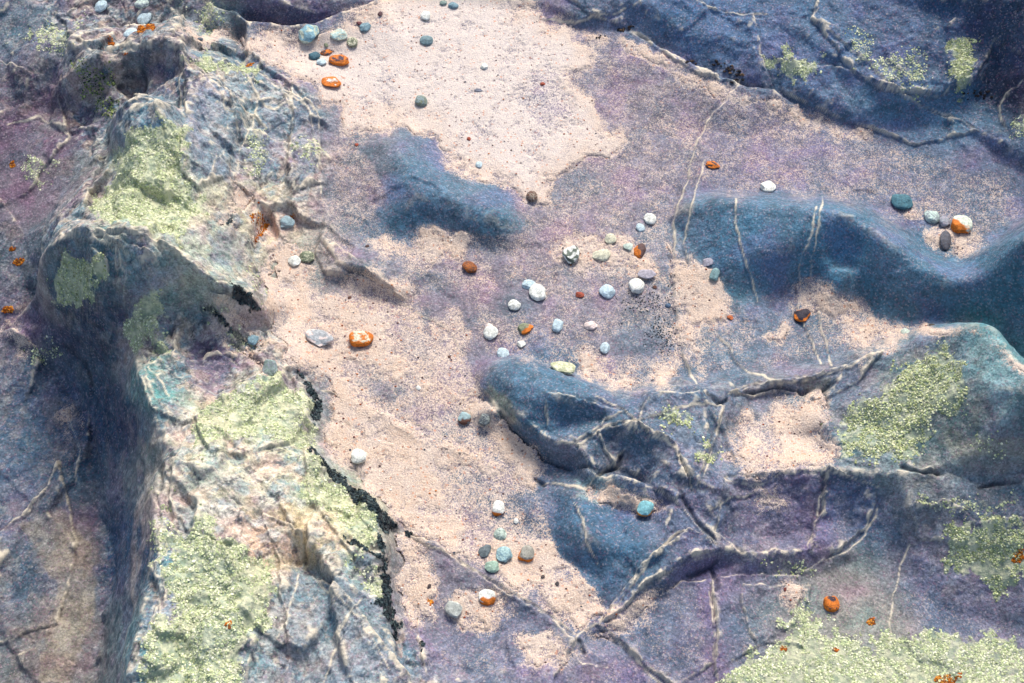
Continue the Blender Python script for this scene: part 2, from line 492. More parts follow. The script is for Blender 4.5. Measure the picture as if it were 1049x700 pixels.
# cracks and standing veins: (width px, height mm, step mm, paleness, line)
VEINS = [
 (3.0, 1.6, 2.0, .8, '757,88 740,105 722,128 713,150 706,178 698,200 692,220 690,250 691,280 692,310 696,345 702,372 712,396'),
 (2.2, 1.2, 1.2, .7, '722,165 715,190 706,225 700,250 708,280 714,315 716,345'),
 (2.4, 1.5, 0.6, .8, '752,205 755,230 762,255 770,285 776,310'),
 (2.4, 1.5, 1.2, .8, '836,212 832,240 820,262 818,300 820,325 828,345 842,372'),
 (2.4, 1.5, 1.2, .8, '842,200 838,235 832,262 830,290 838,325 845,345 852,372'),
 (2.2, 1.4, 1.0, .6, '735,340 748,358 764,382 790,390'),
 (2.6, 2.0, -1.5, .9, '705,541 686,552 668,572 655,590 640,612 612,640 592,652 585,668 596,682 622,684'),
 (2.6, 2.0, -1.0, .8, '740,565 700,578 668,592 652,606'),
 (2.6, 1.5, 2.0, .8, '728,590 732,620 735,650 732,680 736,705'),
 (2.6, 1.8, 1.5, .8, '612,640 640,664 660,684 680,705'),
 (2.4, 1.5, 1.0, .7, '556,497 580,497 600,500 612,486 630,472 642,458'),
 (2.8, 2.0, 1.0, .9, '490,394 512,420 540,440 566,452 592,456 612,442 634,430 652,432'),
 (2.4, 1.8, 1.0, .8, '592,455 602,472 612,486'),
 (2.4, 1.6, 1.0, .8, '650,433 676,426 698,420 722,416 742,416'),
 (2.4, 1.6, 1.0, .8, '652,434 664,448 690,462 706,490 712,505'),
 (2.4, 1.6, 1.0, .8, '742,416 736,440 728,462 720,490'),
 (2.4, 1.8, 1.0, .8, '846,478 844,500 838,520 834,540 826,560'),
 (2.4, 1.6, 1.0, .8, '898,524 886,548 866,566 836,578 818,586'),
 (2.4, 1.4, 0.8, .8, '932,560 922,582 917,610 913,640 912,662'),
 (2.6, 2.0, 1.0, .8, '745,404 768,396 796,392 812,394 836,386 870,378 905,362'),
 (2.4, 1.6, 2.0, .6, '540,20 590,22 640,10'),
 (2.0, 0.8, 1.4, .1, '712,0 724,8 742,12 770,18 785,16'),
 (2.0, 0.8, 1.6, .0, '832,22 850,36 880,58 912,92 940,97 962,98 982,88 1000,68'),
 (2.0, 0.8, 1.6, .0, '870,70 905,92 945,108 975,120 1000,135'),
 (2.4, 1.2, 2.0, .5, '1049,80 1030,96 1024,112 1030,130'),
 (2.2, 1.2, 1.0, .6, '330,244 345,268 372,278 392,292 416,310'),
 (2.0, 1.0, 0.8, .5, '416,312 436,325 460,338 468,350 472,375'),
 (2.0, 1.2, 0.8, .6, '330,398 360,412 390,424 430,436 470,452 508,475'),
 (2.2, 1.4, 1.2, .6, '400,538 430,556 470,575 500,592 545,618 590,650'),
 (2.0, 1.0, 0.6, .5, '270,80 295,95 318,120 326,160 330,200'),
 (2.0, 1.6, 0.8, .7, '205,80 225,95 235,120 232,150 222,175 214,200'),
 (2.0, 1.6, 0.8, .7, '235,118 258,132 268,150'),
 (2.0, 1.4, 0.8, .6, '262,100 280,112 300,108'),
 (2.0, 1.4, 0.8, .6, '302,75 300,110 298,150 290,200'),
 (2.2, 2.0, 1.0, .7, '190,75 184,100 190,130 182,160 176,200 160,225'),
 (2.4, 2.2, 1.2, .8, '62,240 90,246 120,252 145,272 158,300 150,330 142,352'),
 (2.4, 2.2, 1.2, .8, '90,234 130,240 165,256 185,282 200,310'),
 (2.4, 2.0, 1.2, .8, '140,352 150,372 152,395 160,410 178,430'),
 (2.4, 2.0, 1.2, .8, '200,420 180,470 170,510 178,535'),
 (2.2, 1.8, 1.0, .7, '160,500 166,540 160,580 165,620 158,660'),
 (2.4, 2.0, 1.0, .7, '188,470 205,490 230,500 252,520 272,526'),
 (2.4, 2.0, 1.0, .7, '270,525 290,535 305,560 308,580 300,620 285,660'),
 (2.0, 1.4, 0.8, .6, '300,575 330,600 360,630 385,665 400,690'),
 (2.2, 2.0, 0.6, 1., '215,58 228,85 240,110 262,118 272,130'), (2.4, 2.0, 0.6, 1., '250,70 264,98 259,125 250,150 238,192'),
 (2.0, 2.0, 0.6, .9, '285,84 301,120 297,160 292,195'), (2.2, 2.0, 0.6, 1., '190,88 210,84 232,92 244,108'), (2.2, 2.0, 0.6, .9, '262,74 282,92 305,100 322,118'),
 (2.4, 2.0, 0.8, 1., '60,246 76,240 104,238 140,242 176,254'), (2.2, 2.0, 0.8, .9, '104,240 122,262 130,290 124,312'), (2.2, 2.0, 0.8, 1., '176,254 205,275 236,296 268,330 280,352'),
 (2.2, 2.0, 0.8, 1., '146,344 150,366 156,384 168,396 176,412'), (2.2, 1.6, 0.8, .9, '178,470 172,500 176,540 166,575 170,620 160,670'),
 (2.2, 1.6, 0.8, .9, '330,700 350,650 372,620'), (2.0, 1.2, 0.8, .8, '660,500 690,512 718,540 738,560'), (2.0, 1.2, 0.8, .8, '742,490 770,500 800,486 830,480 860,486 900,500'),
 (2.0, 1.2, 0.8, .8, '726,520 745,512 775,506 800,512'), (2.0, 1.2, 0.8, .8, '610,405 640,420 655,436'), (2.0, 1.2, 0.8, .7, '590,515 600,545 612,580'),
 (2.2, 1.6, 0.8, .6, '0,548 30,525 50,500 62,475'),
 (2.2, 1.6, 0.8, .5, '70,430 82,460 80,490'),
 (2.0, 1.4, 0.6, .5, '10,130 40,120 70,140'),
 (2.2, 1.6, 1.2, .5, '200,330 180,345 178,372 196,400'),
]
CRACKS = [(2.2, 4.0, s) for s in (
 '745,408 775,402 800,398 820,402 835,398', '610,486 632,478 640,462', '545,490 560,500', '575,100 580,104',
 '722,402 735,414 748,410', '700,590 722,584 740,570', '690,500 712,530 736,556', '590,655 600,672', '728,575 734,612',
 '413,308 380,284 350,274', '270,318 240,304 205,292', '230,345 262,372 290,392', '920,480 940,484 968,484', '1000,500 1049,492',
 '145,100 150,78 140,60', '112,132 106,168 92,205', '60,348 88,372 96,400', '168,470 160,500', '860,390 842,402 848,424',
 '588,478 604,474 618,486', '510,420 530,446 556,470 590,482')]
vein = np.zeros(X.shape); crack = np.zeros(X.shape)
WU2, WV2 = U + 3.5 * fbm(U, V, 1 / 22., 3, 4.) + .8 * NOI2, V + 3.5 * fbm(U, V, 1 / 22., 3, 6.)
def near(pts, pad):
    xs = [p[0] for p in pts]; ys = [p[1] for p in pts]
    return (U > min(xs) - pad) & (U < max(xs) + pad) & (V > min(ys) - pad) & (V < max(ys) + pad)
for (w, hh, st, pale, s) in VEINS:
    pts = P(s); sel = near(pts, 26)
    d, sg, al = seg_dist(WU2[sel], WV2[sel], pts)
    e = sstep(0, .08, al) * sstep(0, .08, 1 - al)
    k = 0.55 + 0.9 * np.clip(NOI[sel] + .4, 0, 1)
    H[sel] += 0.00025 * hh * np.exp(-(d / (w * 0.42)) ** 2) * k * np.clip(.75 + .9 * NOI2[sel], 0, 1.3) + 0.0008 * (1.0 + .8 * (np.array(pts)[:, 0].mean() > 480) + 1.2 * (np.array(pts)[:, 0].mean() < 320)) * st * sg * np.tanh(d / 1.2) * np.exp(-d / 11.0) * e * (.15 + .85 * GENTLE[sel])
    H[sel] -= 0.0014 * np.exp(-((d + 3.0 * sg) / 1.3) ** 2) * e * (sg < 0)
    vein[sel] = np.maximum(vein[sel], (.3 + .7 * GENTLE[sel]) * (.6 + .4 * pale) * np.clip(.95 + 1.3 * NOI2[sel] + .8 * NOI[sel], .22, 1.2) * np.exp(-(d / (w * (.27 + .3 * np.clip(NOI[sel], -.3, .6)))) ** 2))
for (w, dep, s) in CRACKS:
    pts = P(s); sel = near(pts, 16)
    d, sg, al = seg_dist(WU2[sel], WV2[sel], pts)
    e = sstep(0, .15, al) * sstep(0, .15, 1 - al)
    H[sel] -= 0.0015 * dep * np.exp(-(d / w) ** 2) * e
    crack[sel] = np.maximum(crack[sel], e * np.exp(-(d / w) ** 2))

# broken plates: each lies on its neighbour with a sharp lip
PLATES = [(7, '612,442 650,432 690,456 706,500 690,512 660,490 628,478'), (5, '664,404 722,402 742,416 728,462 712,500 690,458 652,434'), (-5, '742,490 800,484 846,478 842,520 830,560 760,566 735,545'),
 (6, '846,478 898,500 890,540 838,578 828,560 842,520'), (8, '705,541 741,560 692,578 657,602 640,624 616,640 640,600 668,570'), (7, '745,404 796,392 840,384 905,362 880,392 846,410 800,402 770,408'),
 (5, '730,590 820,590 815,640 770,665 733,690'), (5, '612,640 660,628 700,594 728,592 732,680 690,705'), (6, '408,545 450,560 492,590 560,630 590,655 560,720 440,720 430,650'),
 (9, '190,60 232,92 244,118 236,185 205,200 185,180 192,120'), (6, '236,96 262,74 300,100 296,170 262,200 246,150'), (5, '300,92 326,120 330,190 300,205 298,150'),
 (9, '200,430 268,392 305,384 320,420 300,460 250,470 215,465'), (9, '270,524 312,548 308,585 340,600 420,690 380,720 290,720 296,640 285,580'), (7, '312,470 394,532 398,570 380,600 350,560 320,520'),
 (7, '150,500 175,535 230,560 270,640 250,720 130,720 160,620'), (9, '832,22 860,60 905,94 960,98 1000,82 1020,40 1049,60 1060,-20 840,-20'), (6, '700,0 742,12 770,20 790,90 720,78 640,30 560,-10'),
 (6, '870,70 945,108 1000,136 940,150 880,130 800,98 796,60'), (6, '0,60 60,90 70,140 30,200 -20,220'), (5, '0,548 30,525 62,475 80,560 60,640 -10,660'), (8, '330,240 380,278 414,306 376,288 335,282 322,262'),
 (6, '330,398 390,424 508,476 470,468 400,440'), (6, '100,232 170,250 214,284 245,300 210,312 160,300 130,262'), (6, '178,470 216,480 252,520 240,560 190,540 170,510'), (6, '60,40 130,30 190,24 180,40 100,52'),
 (5, '760,600 830,600 820,660 770,660'), (6, '930,520 965,512 1000,535 1060,528 1060,560 980,560 940,555'), (8, '64,254 92,250 112,272 104,312 80,332 56,308'), (8, '120,250 158,262 176,300 140,330 120,300'), (6, '76,345 112,350 134,380 110,372'), (5, '560,402 600,409 640,420 612,440 590,452 560,440')]
PX_, PY_ = U + .55 * (WU - U) + .6 * NOI2, V + .55 * (WV - V) + .6 * NOI2
for (hh, ps) in PLATES:
    f = poly_field(PX_, PY_, P(ps), 40)
    near_ = f > -40
    prof = sstep(-1.0, 1.0, f) * np.exp(-np.clip(f, 0, None) / 22.0)
    H += np.where(near_, .001 * hh * prof * (.35 + .65 * GENTLE) * np.clip(.8 + 1.2 * NOI, .2, 1.4), 0)
    lip = np.exp(-((f - .6) / .75) ** 2) * np.clip(.5 + 1.5 * NOI2 + 1.6 * NOI, 0, 1.1) * near_
    vein = np.maximum(vein, .85 * lip * (.25 + .75 * GENTLE))
    crack = np.maximum(crack, .7 * np.exp(-((f + 1.6) / 1.0) ** 2) * np.clip(.5 - 1.4 * NOI, 0, 1) * near_)
# worn, bleached edges where the stone is sharply convex
cv_ = H - gblur(H, 2.6 * GS)
cv2 = Hm - gblur(H0, 5.0 * GS)
edge = np.maximum(sstep(.0010, .0028, cv_), .5 * sstep(.0030, .0055, cv2)) * sstep(-.15, .35, NOI + .9 * NOI2 + .5 * perlin(U * .4, V * .4)) * (1 - rnd * .6)
vein = np.maximum(vein, .75 * GENTLE * edge * np.clip(ridge_m + rise, 0, 1))

# ------------------------------------------------------------------ rock colour with left wall shade and skylight blue on humps painted in: sRGB 0-255
def lin(c):
    c = np.asarray(c, float) / 255.0
    return np.where(c <= 0.04045, c / 12.92, ((c + 0.055) / 1.055) ** 2.4)
TONES = [  # u, v, reach, colour
 (680, 120, 90, (120, 112, 136)), (780, 150, 70, (114, 108, 138)), (880, 180, 60, (108, 108, 138)), (980, 180, 60, (100, 106, 136)),
 (600, 200, 60, (126, 116, 138)), (620, 310, 60, (128, 120, 142)), (560, 260, 50, (128, 116, 136)), (480, 310, 50, (130, 116, 136)),
 (420, 200, 40, (88, 106, 138)), (500, 220, 30, (86, 106, 136)), (370, 180, 40, (122, 112, 132)), (390, 390, 60, (136, 126, 142)),
 (720, 20, 70, (88, 103, 146)), (840, 60, 60, (94, 106, 144)), (940, 30, 60, (79, 88, 126)), (1030, 40, 50, (65, 70, 101)), (900, 110, 50, (103, 119, 151)),
 (960, 130, 50, (103, 117, 151)), (1040, 90, 30, (66, 60, 86)),
 (760, 240, 50, (88, 114, 148)), (860, 240, 50, (84, 116, 150)), (960, 280, 50, (86, 108, 140)), (1030, 290, 40, (86, 110, 140)), (720, 300, 40, (112, 124, 148)),  # hump blues have the skylight painted into the colour
 (560, 400, 50, (86, 106, 138)), (640, 450, 40, (98, 108, 136)), (690, 420, 40, (102, 112, 140)), (620, 550, 50, (84, 102, 136)), (690, 540, 40, (110, 106, 138)),
 (820, 370, 50, (110, 116, 142)), (1010, 360, 40, (108, 138, 154)), (960, 420, 50, (122, 128, 136)), (900, 480, 40, (124, 134, 146)),
 (820, 530, 50, (104, 100, 136)), (880, 520, 40, (92, 106, 140)), (970, 600, 50, (112, 108, 140)), (860, 600, 40, (142, 132, 138)), (880, 660, 60, (150, 142, 144)),
 (690, 650, 60, (106, 104, 134)), (640, 680, 40, (104, 104, 136)), (500, 670, 50, (116, 112, 140)), (470, 590, 40, (126, 116, 136)),
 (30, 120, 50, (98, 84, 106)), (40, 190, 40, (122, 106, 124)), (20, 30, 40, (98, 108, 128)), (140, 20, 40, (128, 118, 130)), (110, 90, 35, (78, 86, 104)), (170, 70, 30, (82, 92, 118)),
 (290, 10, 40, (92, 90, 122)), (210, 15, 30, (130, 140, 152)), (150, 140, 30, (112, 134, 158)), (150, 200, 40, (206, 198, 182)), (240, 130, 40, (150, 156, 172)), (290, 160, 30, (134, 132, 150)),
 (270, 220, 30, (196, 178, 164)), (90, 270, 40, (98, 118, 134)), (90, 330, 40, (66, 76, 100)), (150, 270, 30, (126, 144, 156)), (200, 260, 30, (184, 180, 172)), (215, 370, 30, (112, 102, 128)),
 (120, 430, 40, (56, 70, 100)), (130, 560, 40, (58, 80, 114)), (30, 450, 50, (84, 98, 128)), (20, 570, 50, (92, 98, 122)), (80, 560, 30, (128, 112, 118)), (60, 660, 40, (124, 112, 118)), (20, 330, 30, (104, 94, 116)),  # steep left wall: its shade is painted into these dark tones
 (160, 400, 30, (116, 146, 152)), (240, 450, 50, (204, 194, 176)), (220, 500, 40, (186, 182, 178)), (290, 560, 40, (206, 182, 156)), (320, 620, 40, (130, 142, 160)), (300, 680, 40, (142, 140, 150)), (210, 600, 40, (136, 156, 168)),
 (340, 540, 30, (204, 192, 164)), (160, 660, 30, (104, 132, 148)),
]
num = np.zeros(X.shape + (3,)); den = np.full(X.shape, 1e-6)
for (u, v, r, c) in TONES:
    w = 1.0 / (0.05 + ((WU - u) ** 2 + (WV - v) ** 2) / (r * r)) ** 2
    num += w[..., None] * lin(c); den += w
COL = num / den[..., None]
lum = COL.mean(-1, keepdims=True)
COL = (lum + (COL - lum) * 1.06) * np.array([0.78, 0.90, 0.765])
# mineral mottling: purple, blue-grey and tan drifts
mot = fbm3(X, Y, H, 13, 3, 21.0); mot2 = fbm3(X, Y, H, 30, 2, 33.0) + GENTLE * .25 * fbm3(X, Y, H, 125, 2, 35.); mot3 = fbm3(X, Y, H, 7, 4, 44.)
COL *= (1 + 0.26 * mot2 + 0.22 * mot)[..., None]
purple = sstep(0.05, 0.5, mot)[..., None]
COL = COL * (1 - purple * np.array([-0.10, 0.14, 0.02]))
bluish = sstep(0.05, 0.5, -mot)[..., None]
COL = COL * (1 - bluish * np.array([0.22, 0.0, -0.02]))
tan = (sstep(0.12, 0.5, mot3 + .3 * mot2) * (0.10 + 0.28 * ridge_m * (U < 420)))[..., None] * (1 - hump_m[..., None])
tan *= sstep(-.02, .04, H)[..., None]
COL = COL * (1 - tan) + lin((206, 180, 160)) * tan
# crisp little patches on the weathered ridge: white-grey and tan crusts, teal stain, dark specks
vm = np.clip(ridge_m * sstep(-.01, .05, H) + .30 * rise * (1 - hump_m * .8), 0, 1)
def patch(scale, off, lo, hi, colr, amt):
    global COL
    q = (sstep(lo, hi, fbm3(WX, WY, H, scale, 4, off, .6)) * amt * vm * (.35 + .65 * GENTLE))[..., None]
    COL = COL * (1 - q) + lin(colr) * q
patch(26, 3.1, .16, .26, (190, 198, 196), .28)
patch(30, 13.1, .20, .28, (204, 178, 150), .38)
patch(34, 23.1, .20, .30, (92, 136, 150), .45)
patch(24, 43.1, .24, .32, (120, 100, 124), .3)
patch(60, 33.1, .30, .38, (40, 52, 62), .7)
patch(85, 53.1, .28, .36, (220, 216, 200), .38)
# stains and bare stone with edges of their own
STAINS = [((212, 180, 146), .85, '276,522 296,516 312,530 316,552 330,566 312,590 306,562 290,546 278,540'), ((206, 182, 150), .7, '224,500 248,506 268,522 262,534 240,520 222,512'),
 ((118, 134, 156), .8, '300,586 330,584 362,606 398,640 430,700 380,720 300,720 296,640'), ((124, 136, 160), .75, '206,92 232,112 244,140 232,190 204,196 190,150 194,110'), ((120, 126, 154), .7, '262,100 290,112 292,160 270,190 258,150'),
 ((120, 130, 154), .75, '300,96 322,112 328,170 310,200 300,150'), ((212, 190, 168), .75, '206,196 226,186 236,196 214,228 196,240 190,224'), ((196, 178, 160), .5, '90,232 150,236 190,252 180,262 130,250 96,244'),
 ((110, 98, 126), .8, '200,366 216,350 236,362 232,392 212,404 198,390'), ((118, 108, 138), .7, '214,244 244,238 256,262 236,280 216,268'), ((104, 158, 164), .8, '152,384 166,392 184,404 178,420 160,414 152,400'),
 ((150, 172, 182), .75, '588,490 620,488 640,500 632,514 606,514 590,506'), ((200, 176, 150), .6, '820,384 850,392 846,408 826,404'), ((186, 168, 150), .5, '960,436 1000,446 1060,452 1060,472 980,468'), ((176, 150, 122), .7, '500,392 520,408 532,432 520,436 506,418 496,404'),
 ((142, 172, 184), .6, '985,340 1012,334 1034,366 1049,420 1030,440 1012,410 1000,370'), ((190, 164, 144), .55, '20,540 60,520 96,560 100,620 70,700 40,700 60,600'), ((118, 102, 130), .7, '745,498 800,484 846,480 842,540 800,556 750,540'), ((94, 96, 132), .7, '850,484 896,492 890,530 860,564 838,556 846,520')]
for (cc_, am, ps) in STAINS:
    q = (am * sstep(-2.5, 2.5, poly_field(WU2 + .5 * (WU - U), WV2 + .5 * (WV - V), P(ps)) + 3 * NOI2))[..., None]
    q = q * (.72 + .5 * mot2[..., None]).clip(.2, 1) * .85
    COL = COL * (1 - q) + lin(cc_) * np.array([.77, .89, .78]) * (1 + .3 * mot2[..., None]) * q
COL = COL * (1 - hump_m[..., None] * np.array([.12, -.06, -.04]))
COL = np.clip(COL, 0.004, 0.9)

# ------------------------------------------------------------------ lichen (each patch its own thing): name, label, density, colours, region
GREEN, DARKG = [(212, 220, 172), (224, 228, 188), (200, 210, 158), (232, 232, 202), (180, 194, 148)], [(96, 116, 72), (134, 150, 92), (58, 78, 60), (160, 172, 110)]
YEL = [(216, 220, 170), (202, 210, 150), (230, 231, 192), (172, 186, 134)]
LICHEN = [
 ('green', 'pale green lichen spread over the crown of the left ridge behind its big knob', .85, GREEN, '110,160 150,132 180,118 198,140 192,180 210,220 180,246 130,234 90,226 100,200'),
 ('green', 'dark green lichen on the shaded boulder at the upper left', .75, DARKG, '76,72 98,58 108,74 126,90 130,110 112,122 92,108 78,100'),
 ('green', 'thin pale lichen strip along the top edge of the ribbed rock at the upper left', .8, GREEN, '190,52 220,58 262,62 284,74 262,80 226,72 196,74'),
 ('green', 'green lichen on the front of the big dark knob of the left ridge', .9, YEL, '52,256 82,254 104,268 106,296 86,314 62,312 50,288'),
 ('green', 'pale green lichen on the sloping ledge between the dark knob and the brown hollow', .8, GREEN, '134,306 160,298 176,318 178,350 162,372 140,356 130,330'),
 ('green', 'broad pale lichen sheet on the shoulder of the left ridge beside the sand', .75, GREEN, '196,432 226,410 262,394 292,382 322,410 316,440 326,466 300,470 262,450 226,462 200,470'),
 ('green', 'largest pale green lichen sheet, on the near end of the left ridge', .8, GREEN, '178,536 204,528 232,546 268,560 288,600 284,640 256,668 262,720 130,720 150,660 172,620 164,580'),
 ('green', 'yellowish lichen band between the tan stone and the black lichen edge', .75, GREEN, '312,478 330,474 362,506 392,534 396,562 380,570 348,548 316,520 304,498'),
 ('green', 'small yellowish lichen tongue below the black patch on the ridge edge', .7, GREEN, '352,574 378,580 394,600 388,624 370,612'),
 ('green', 'narrow pale lichen streak on the ribbed rock beside the sand', .5, GREEN, '256,140 272,130 278,160 268,190 256,186 250,164'),
 ('green', 'thin lichen streak on the right flank of the ribbed rock', .5, GREEN, '310,142 324,136 326,168 316,182 308,170'),
 ('green', 'small dense lichen cushion on the dark slab above the purple floor', .8, GREEN, '784,66 806,54 842,56 842,70 820,84 798,86'),
 ('green', 'loose lichen strewn along the broken ledge of the dark upper slab', .5, GREEN, '860,42 880,36 912,54 950,58 946,92 918,94 898,76 870,62'),
 ('green', 'round yellow-green lichen patch on the right end of the broken ledge', .8, YEL, '966,42 986,38 1004,44 1002,74 986,96 974,90 962,66'),
 ('green', 'lichen on the small rock at the right edge under the dark slab', .6, GREEN, '1034,122 1060,114 1060,146 1034,146'),
 ('green', 'yellow-green lichen tuft on the web of veins in the lower outcrop', .7, YEL, '674,424 692,418 712,430 728,452 728,474 714,466 700,446 678,444'),
 ('green', 'big green lichen mat on the slope of the pointed rock at right', .7, YEL, '846,430 876,410 902,402 926,370 964,352 988,366 1000,400 984,420 950,444 946,470 900,472 866,466'),
 ('green', 'sparse lichen at the foot of the pointed rock by the right edge', .4, GREEN, '986,430 1010,440 1060,440 1060,472 1000,472'),
 ('green', 'rounded green lichen clump on the mound at the lower right edge', .85, YEL, '968,546 984,528 1020,530 1060,528 1060,596 1020,606 986,594 966,572'),
 ('green', 'pale lichen bits along the rock band above the lower right mound', .5, GREEN, '942,510 970,508 1000,516 1040,508 1040,524 990,530 950,524'),
 ('green', 'wide pale lichen crust covering the slab along the bottom right edge', .75, GREEN, '728,700 768,668 790,650 818,622 828,606 842,640 880,654 930,652 950,640 990,652 1020,644 1060,654 1060,740 728,740'),
 ('green', 'small lichen tuft at the foot of the purple block above the bottom slab', .5, YEL, '776,574 800,568 834,578 836,592 800,590'),
 ('green', 'pale lichen on the rough rock in the top left corner', .55, GREEN, '14,40 40,22 66,14 92,26 72,46 34,58'),
 ('green', 'little lichen rosette on the purple slope near the left edge', .55, GREEN, '26,172 44,162 62,168 62,184 40,190'),
 ('green', 'pale lichen on the rounded rock at the top beside the purple slab', .5, GREEN, '192,8 216,-10 238,2 230,24 204,28'),
 ('green', 'faint lichen below the knob on the low rocks at the left edge', .45, GREEN, '24,362 50,342 62,360 56,376 28,374'),
 ('green', 'lichen trimming the rim of the left ridge above its dark wall', .5, GREEN, '158,500 172,494 176,540 162,586 154,560'),
 ('green', 'lichen along the diagonal ledge above the sand pocket on the ridge', .5, GREEN, '196,306 216,310 240,334 262,350 272,372 250,360 220,336'),
 ('green', 'greenish lichen film on the pale stone left of the tan sand hollow', .35, GREEN, '256,250 278,240 276,300 266,330 258,300'),
 ('black', 'black lichen hugging the upper right edge of the lichened shoulder', 1.0, None, '300,372 312,382 328,402 332,416 322,438 316,424 318,406 304,388'),
 ('black', 'long black lichen strip along the drop from the ridge to the sand', 1.0, None, '312,458 330,468 362,496 396,526 414,540 420,548 404,542 398,556 380,532 350,506 326,482'),
 ('black', 'ragged black lichen patch at the lower end of the ridge edge', 1.0, None, '388,546 398,558 396,580 404,606 402,622 412,640 404,650 390,632 380,624 392,612 388,582 378,572 360,566 350,552 368,560 386,570'),
 ('black', 'small black lichen spot below the ragged patch', 1.0, None, '434,654 442,648 438,662 432,668'),
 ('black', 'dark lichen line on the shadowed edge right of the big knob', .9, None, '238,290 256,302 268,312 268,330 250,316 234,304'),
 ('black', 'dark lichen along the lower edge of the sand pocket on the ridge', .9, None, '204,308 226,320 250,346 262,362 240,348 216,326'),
 ('black', 'black lichen blotches on the pale crown of the ridge', .8, None, '160,146 168,134 178,134 176,146 166,152'),
 ('black', 'black lichen blot on the ribbed rock near its foot', .9, None, '230,228 244,218 242,230 232,236'),
]
lich_id = np.full(X.shape, -1); lich_w = np.zeros(X.shape); crust = np.zeros(X.shape)
for k, (kind, lab, dens, cols, s) in enumerate(LICHEN):
    pts = P(s)
    f = poly_field(WU, WV, pts) if kind == 'green' else poly_field(WU2 + 2 * NOI2, WV2, pts)
    if kind == 'green':
        w = sstep(-7, 6, f + 19 * NOI + 10 * NOI2 - 3)
        crust = np.maximum(crust, w * min(1, dens * 1.05) * (0 if cols is DARKG else 1))
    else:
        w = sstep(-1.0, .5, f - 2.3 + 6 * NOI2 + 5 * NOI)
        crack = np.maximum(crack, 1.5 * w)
    take = w > np.maximum(lich_w, 0.12)
    lich_id[take] = k; lich_w = np.maximum(lich_w, w)
sand *= (1 - 0.8 * sstep(.2, .7, lich_w))

# surface normals of the finished relief
def grid_normals(x, y, z):
    p = np.stack([x, y, z], -1)
    n = np.cross(np.gradient(p, axis=1), np.gradient(p, axis=0))
    return n / np.linalg.norm(n, axis=-1, keepdims=True)
Hg = gblur(H, 3.0 * GS)
N0 = grid_normals(X, Y, Hg)
fine = (0.0030 * fbm3(X, Y, H, 50, 2, 6.0, .55) + GENTLE * .0012 * fbm3(X, Y, H, 210, 2, 9.0, .6) + .0016 * (.3 - np.abs(perlin3(X * 38, Y * 38, H * 38 + 5)))) * np.clip(rough * 1.3 + .12, 0, 1) * (1 - .7 * sstep(.4, .8, sand)) * (.9 + .1 * GENTLE)
PX, PY, PZ = X + N0[..., 0] * fine, Y + N0[..., 1] * fine, H + N0[..., 2] * fine
NRM = grid_normals(PX, PY, PZ)
H = PZ

# sand lies as a thin sheet of its own on the rock
SZ = gblur(H, 3.0 * GS) + np.clip((sand - 0.60) * 0.012, -0.006, 0.0035) + 0.0009 * fbm(X, Y, 55, 3, 2.2) + 0.0012 * fbm(X, Y, 14, 2, 5.2)
SANDY = (SZ > H - 0.0012) & (sand > 0.46) & (np.abs(X) < 1.25) & (Y > 0.5) & (Y < 2.35)

def surf_z(x, y):
    i = np.clip(np.searchsorted(XA, x) - 1, 0, NX - 2); j = np.clip(np.searchsorted(YA, y) - 1, 0, NY - 2)
    a = (x - XA[i]) / (XA[i + 1] - XA[i]); b = (y - YA[j]) / (YA[j + 1] - YA[j])
    Z = TOP
    return (Z[j, i] * (1 - a) + Z[j, i + 1] * a) * (1 - b) + (Z[j + 1, i] * (1 - a) + Z[j + 1, i + 1] * a) * b
TOP = np.where(SANDY, np.maximum(H, SZ), H)

def spot(u, v, lift=0.0):
    x, y = ray_xy(u, v, 0.03)
    for _ in range(12):
        z = 0.5 * (float(surf_z(float(x), float(y))) + lift) + 0.5 * (z if _ else 0.03)
        x, y = ray_xy(u, v, z)
    return float(x), float(y), float(surf_z(float(x), float(y)))

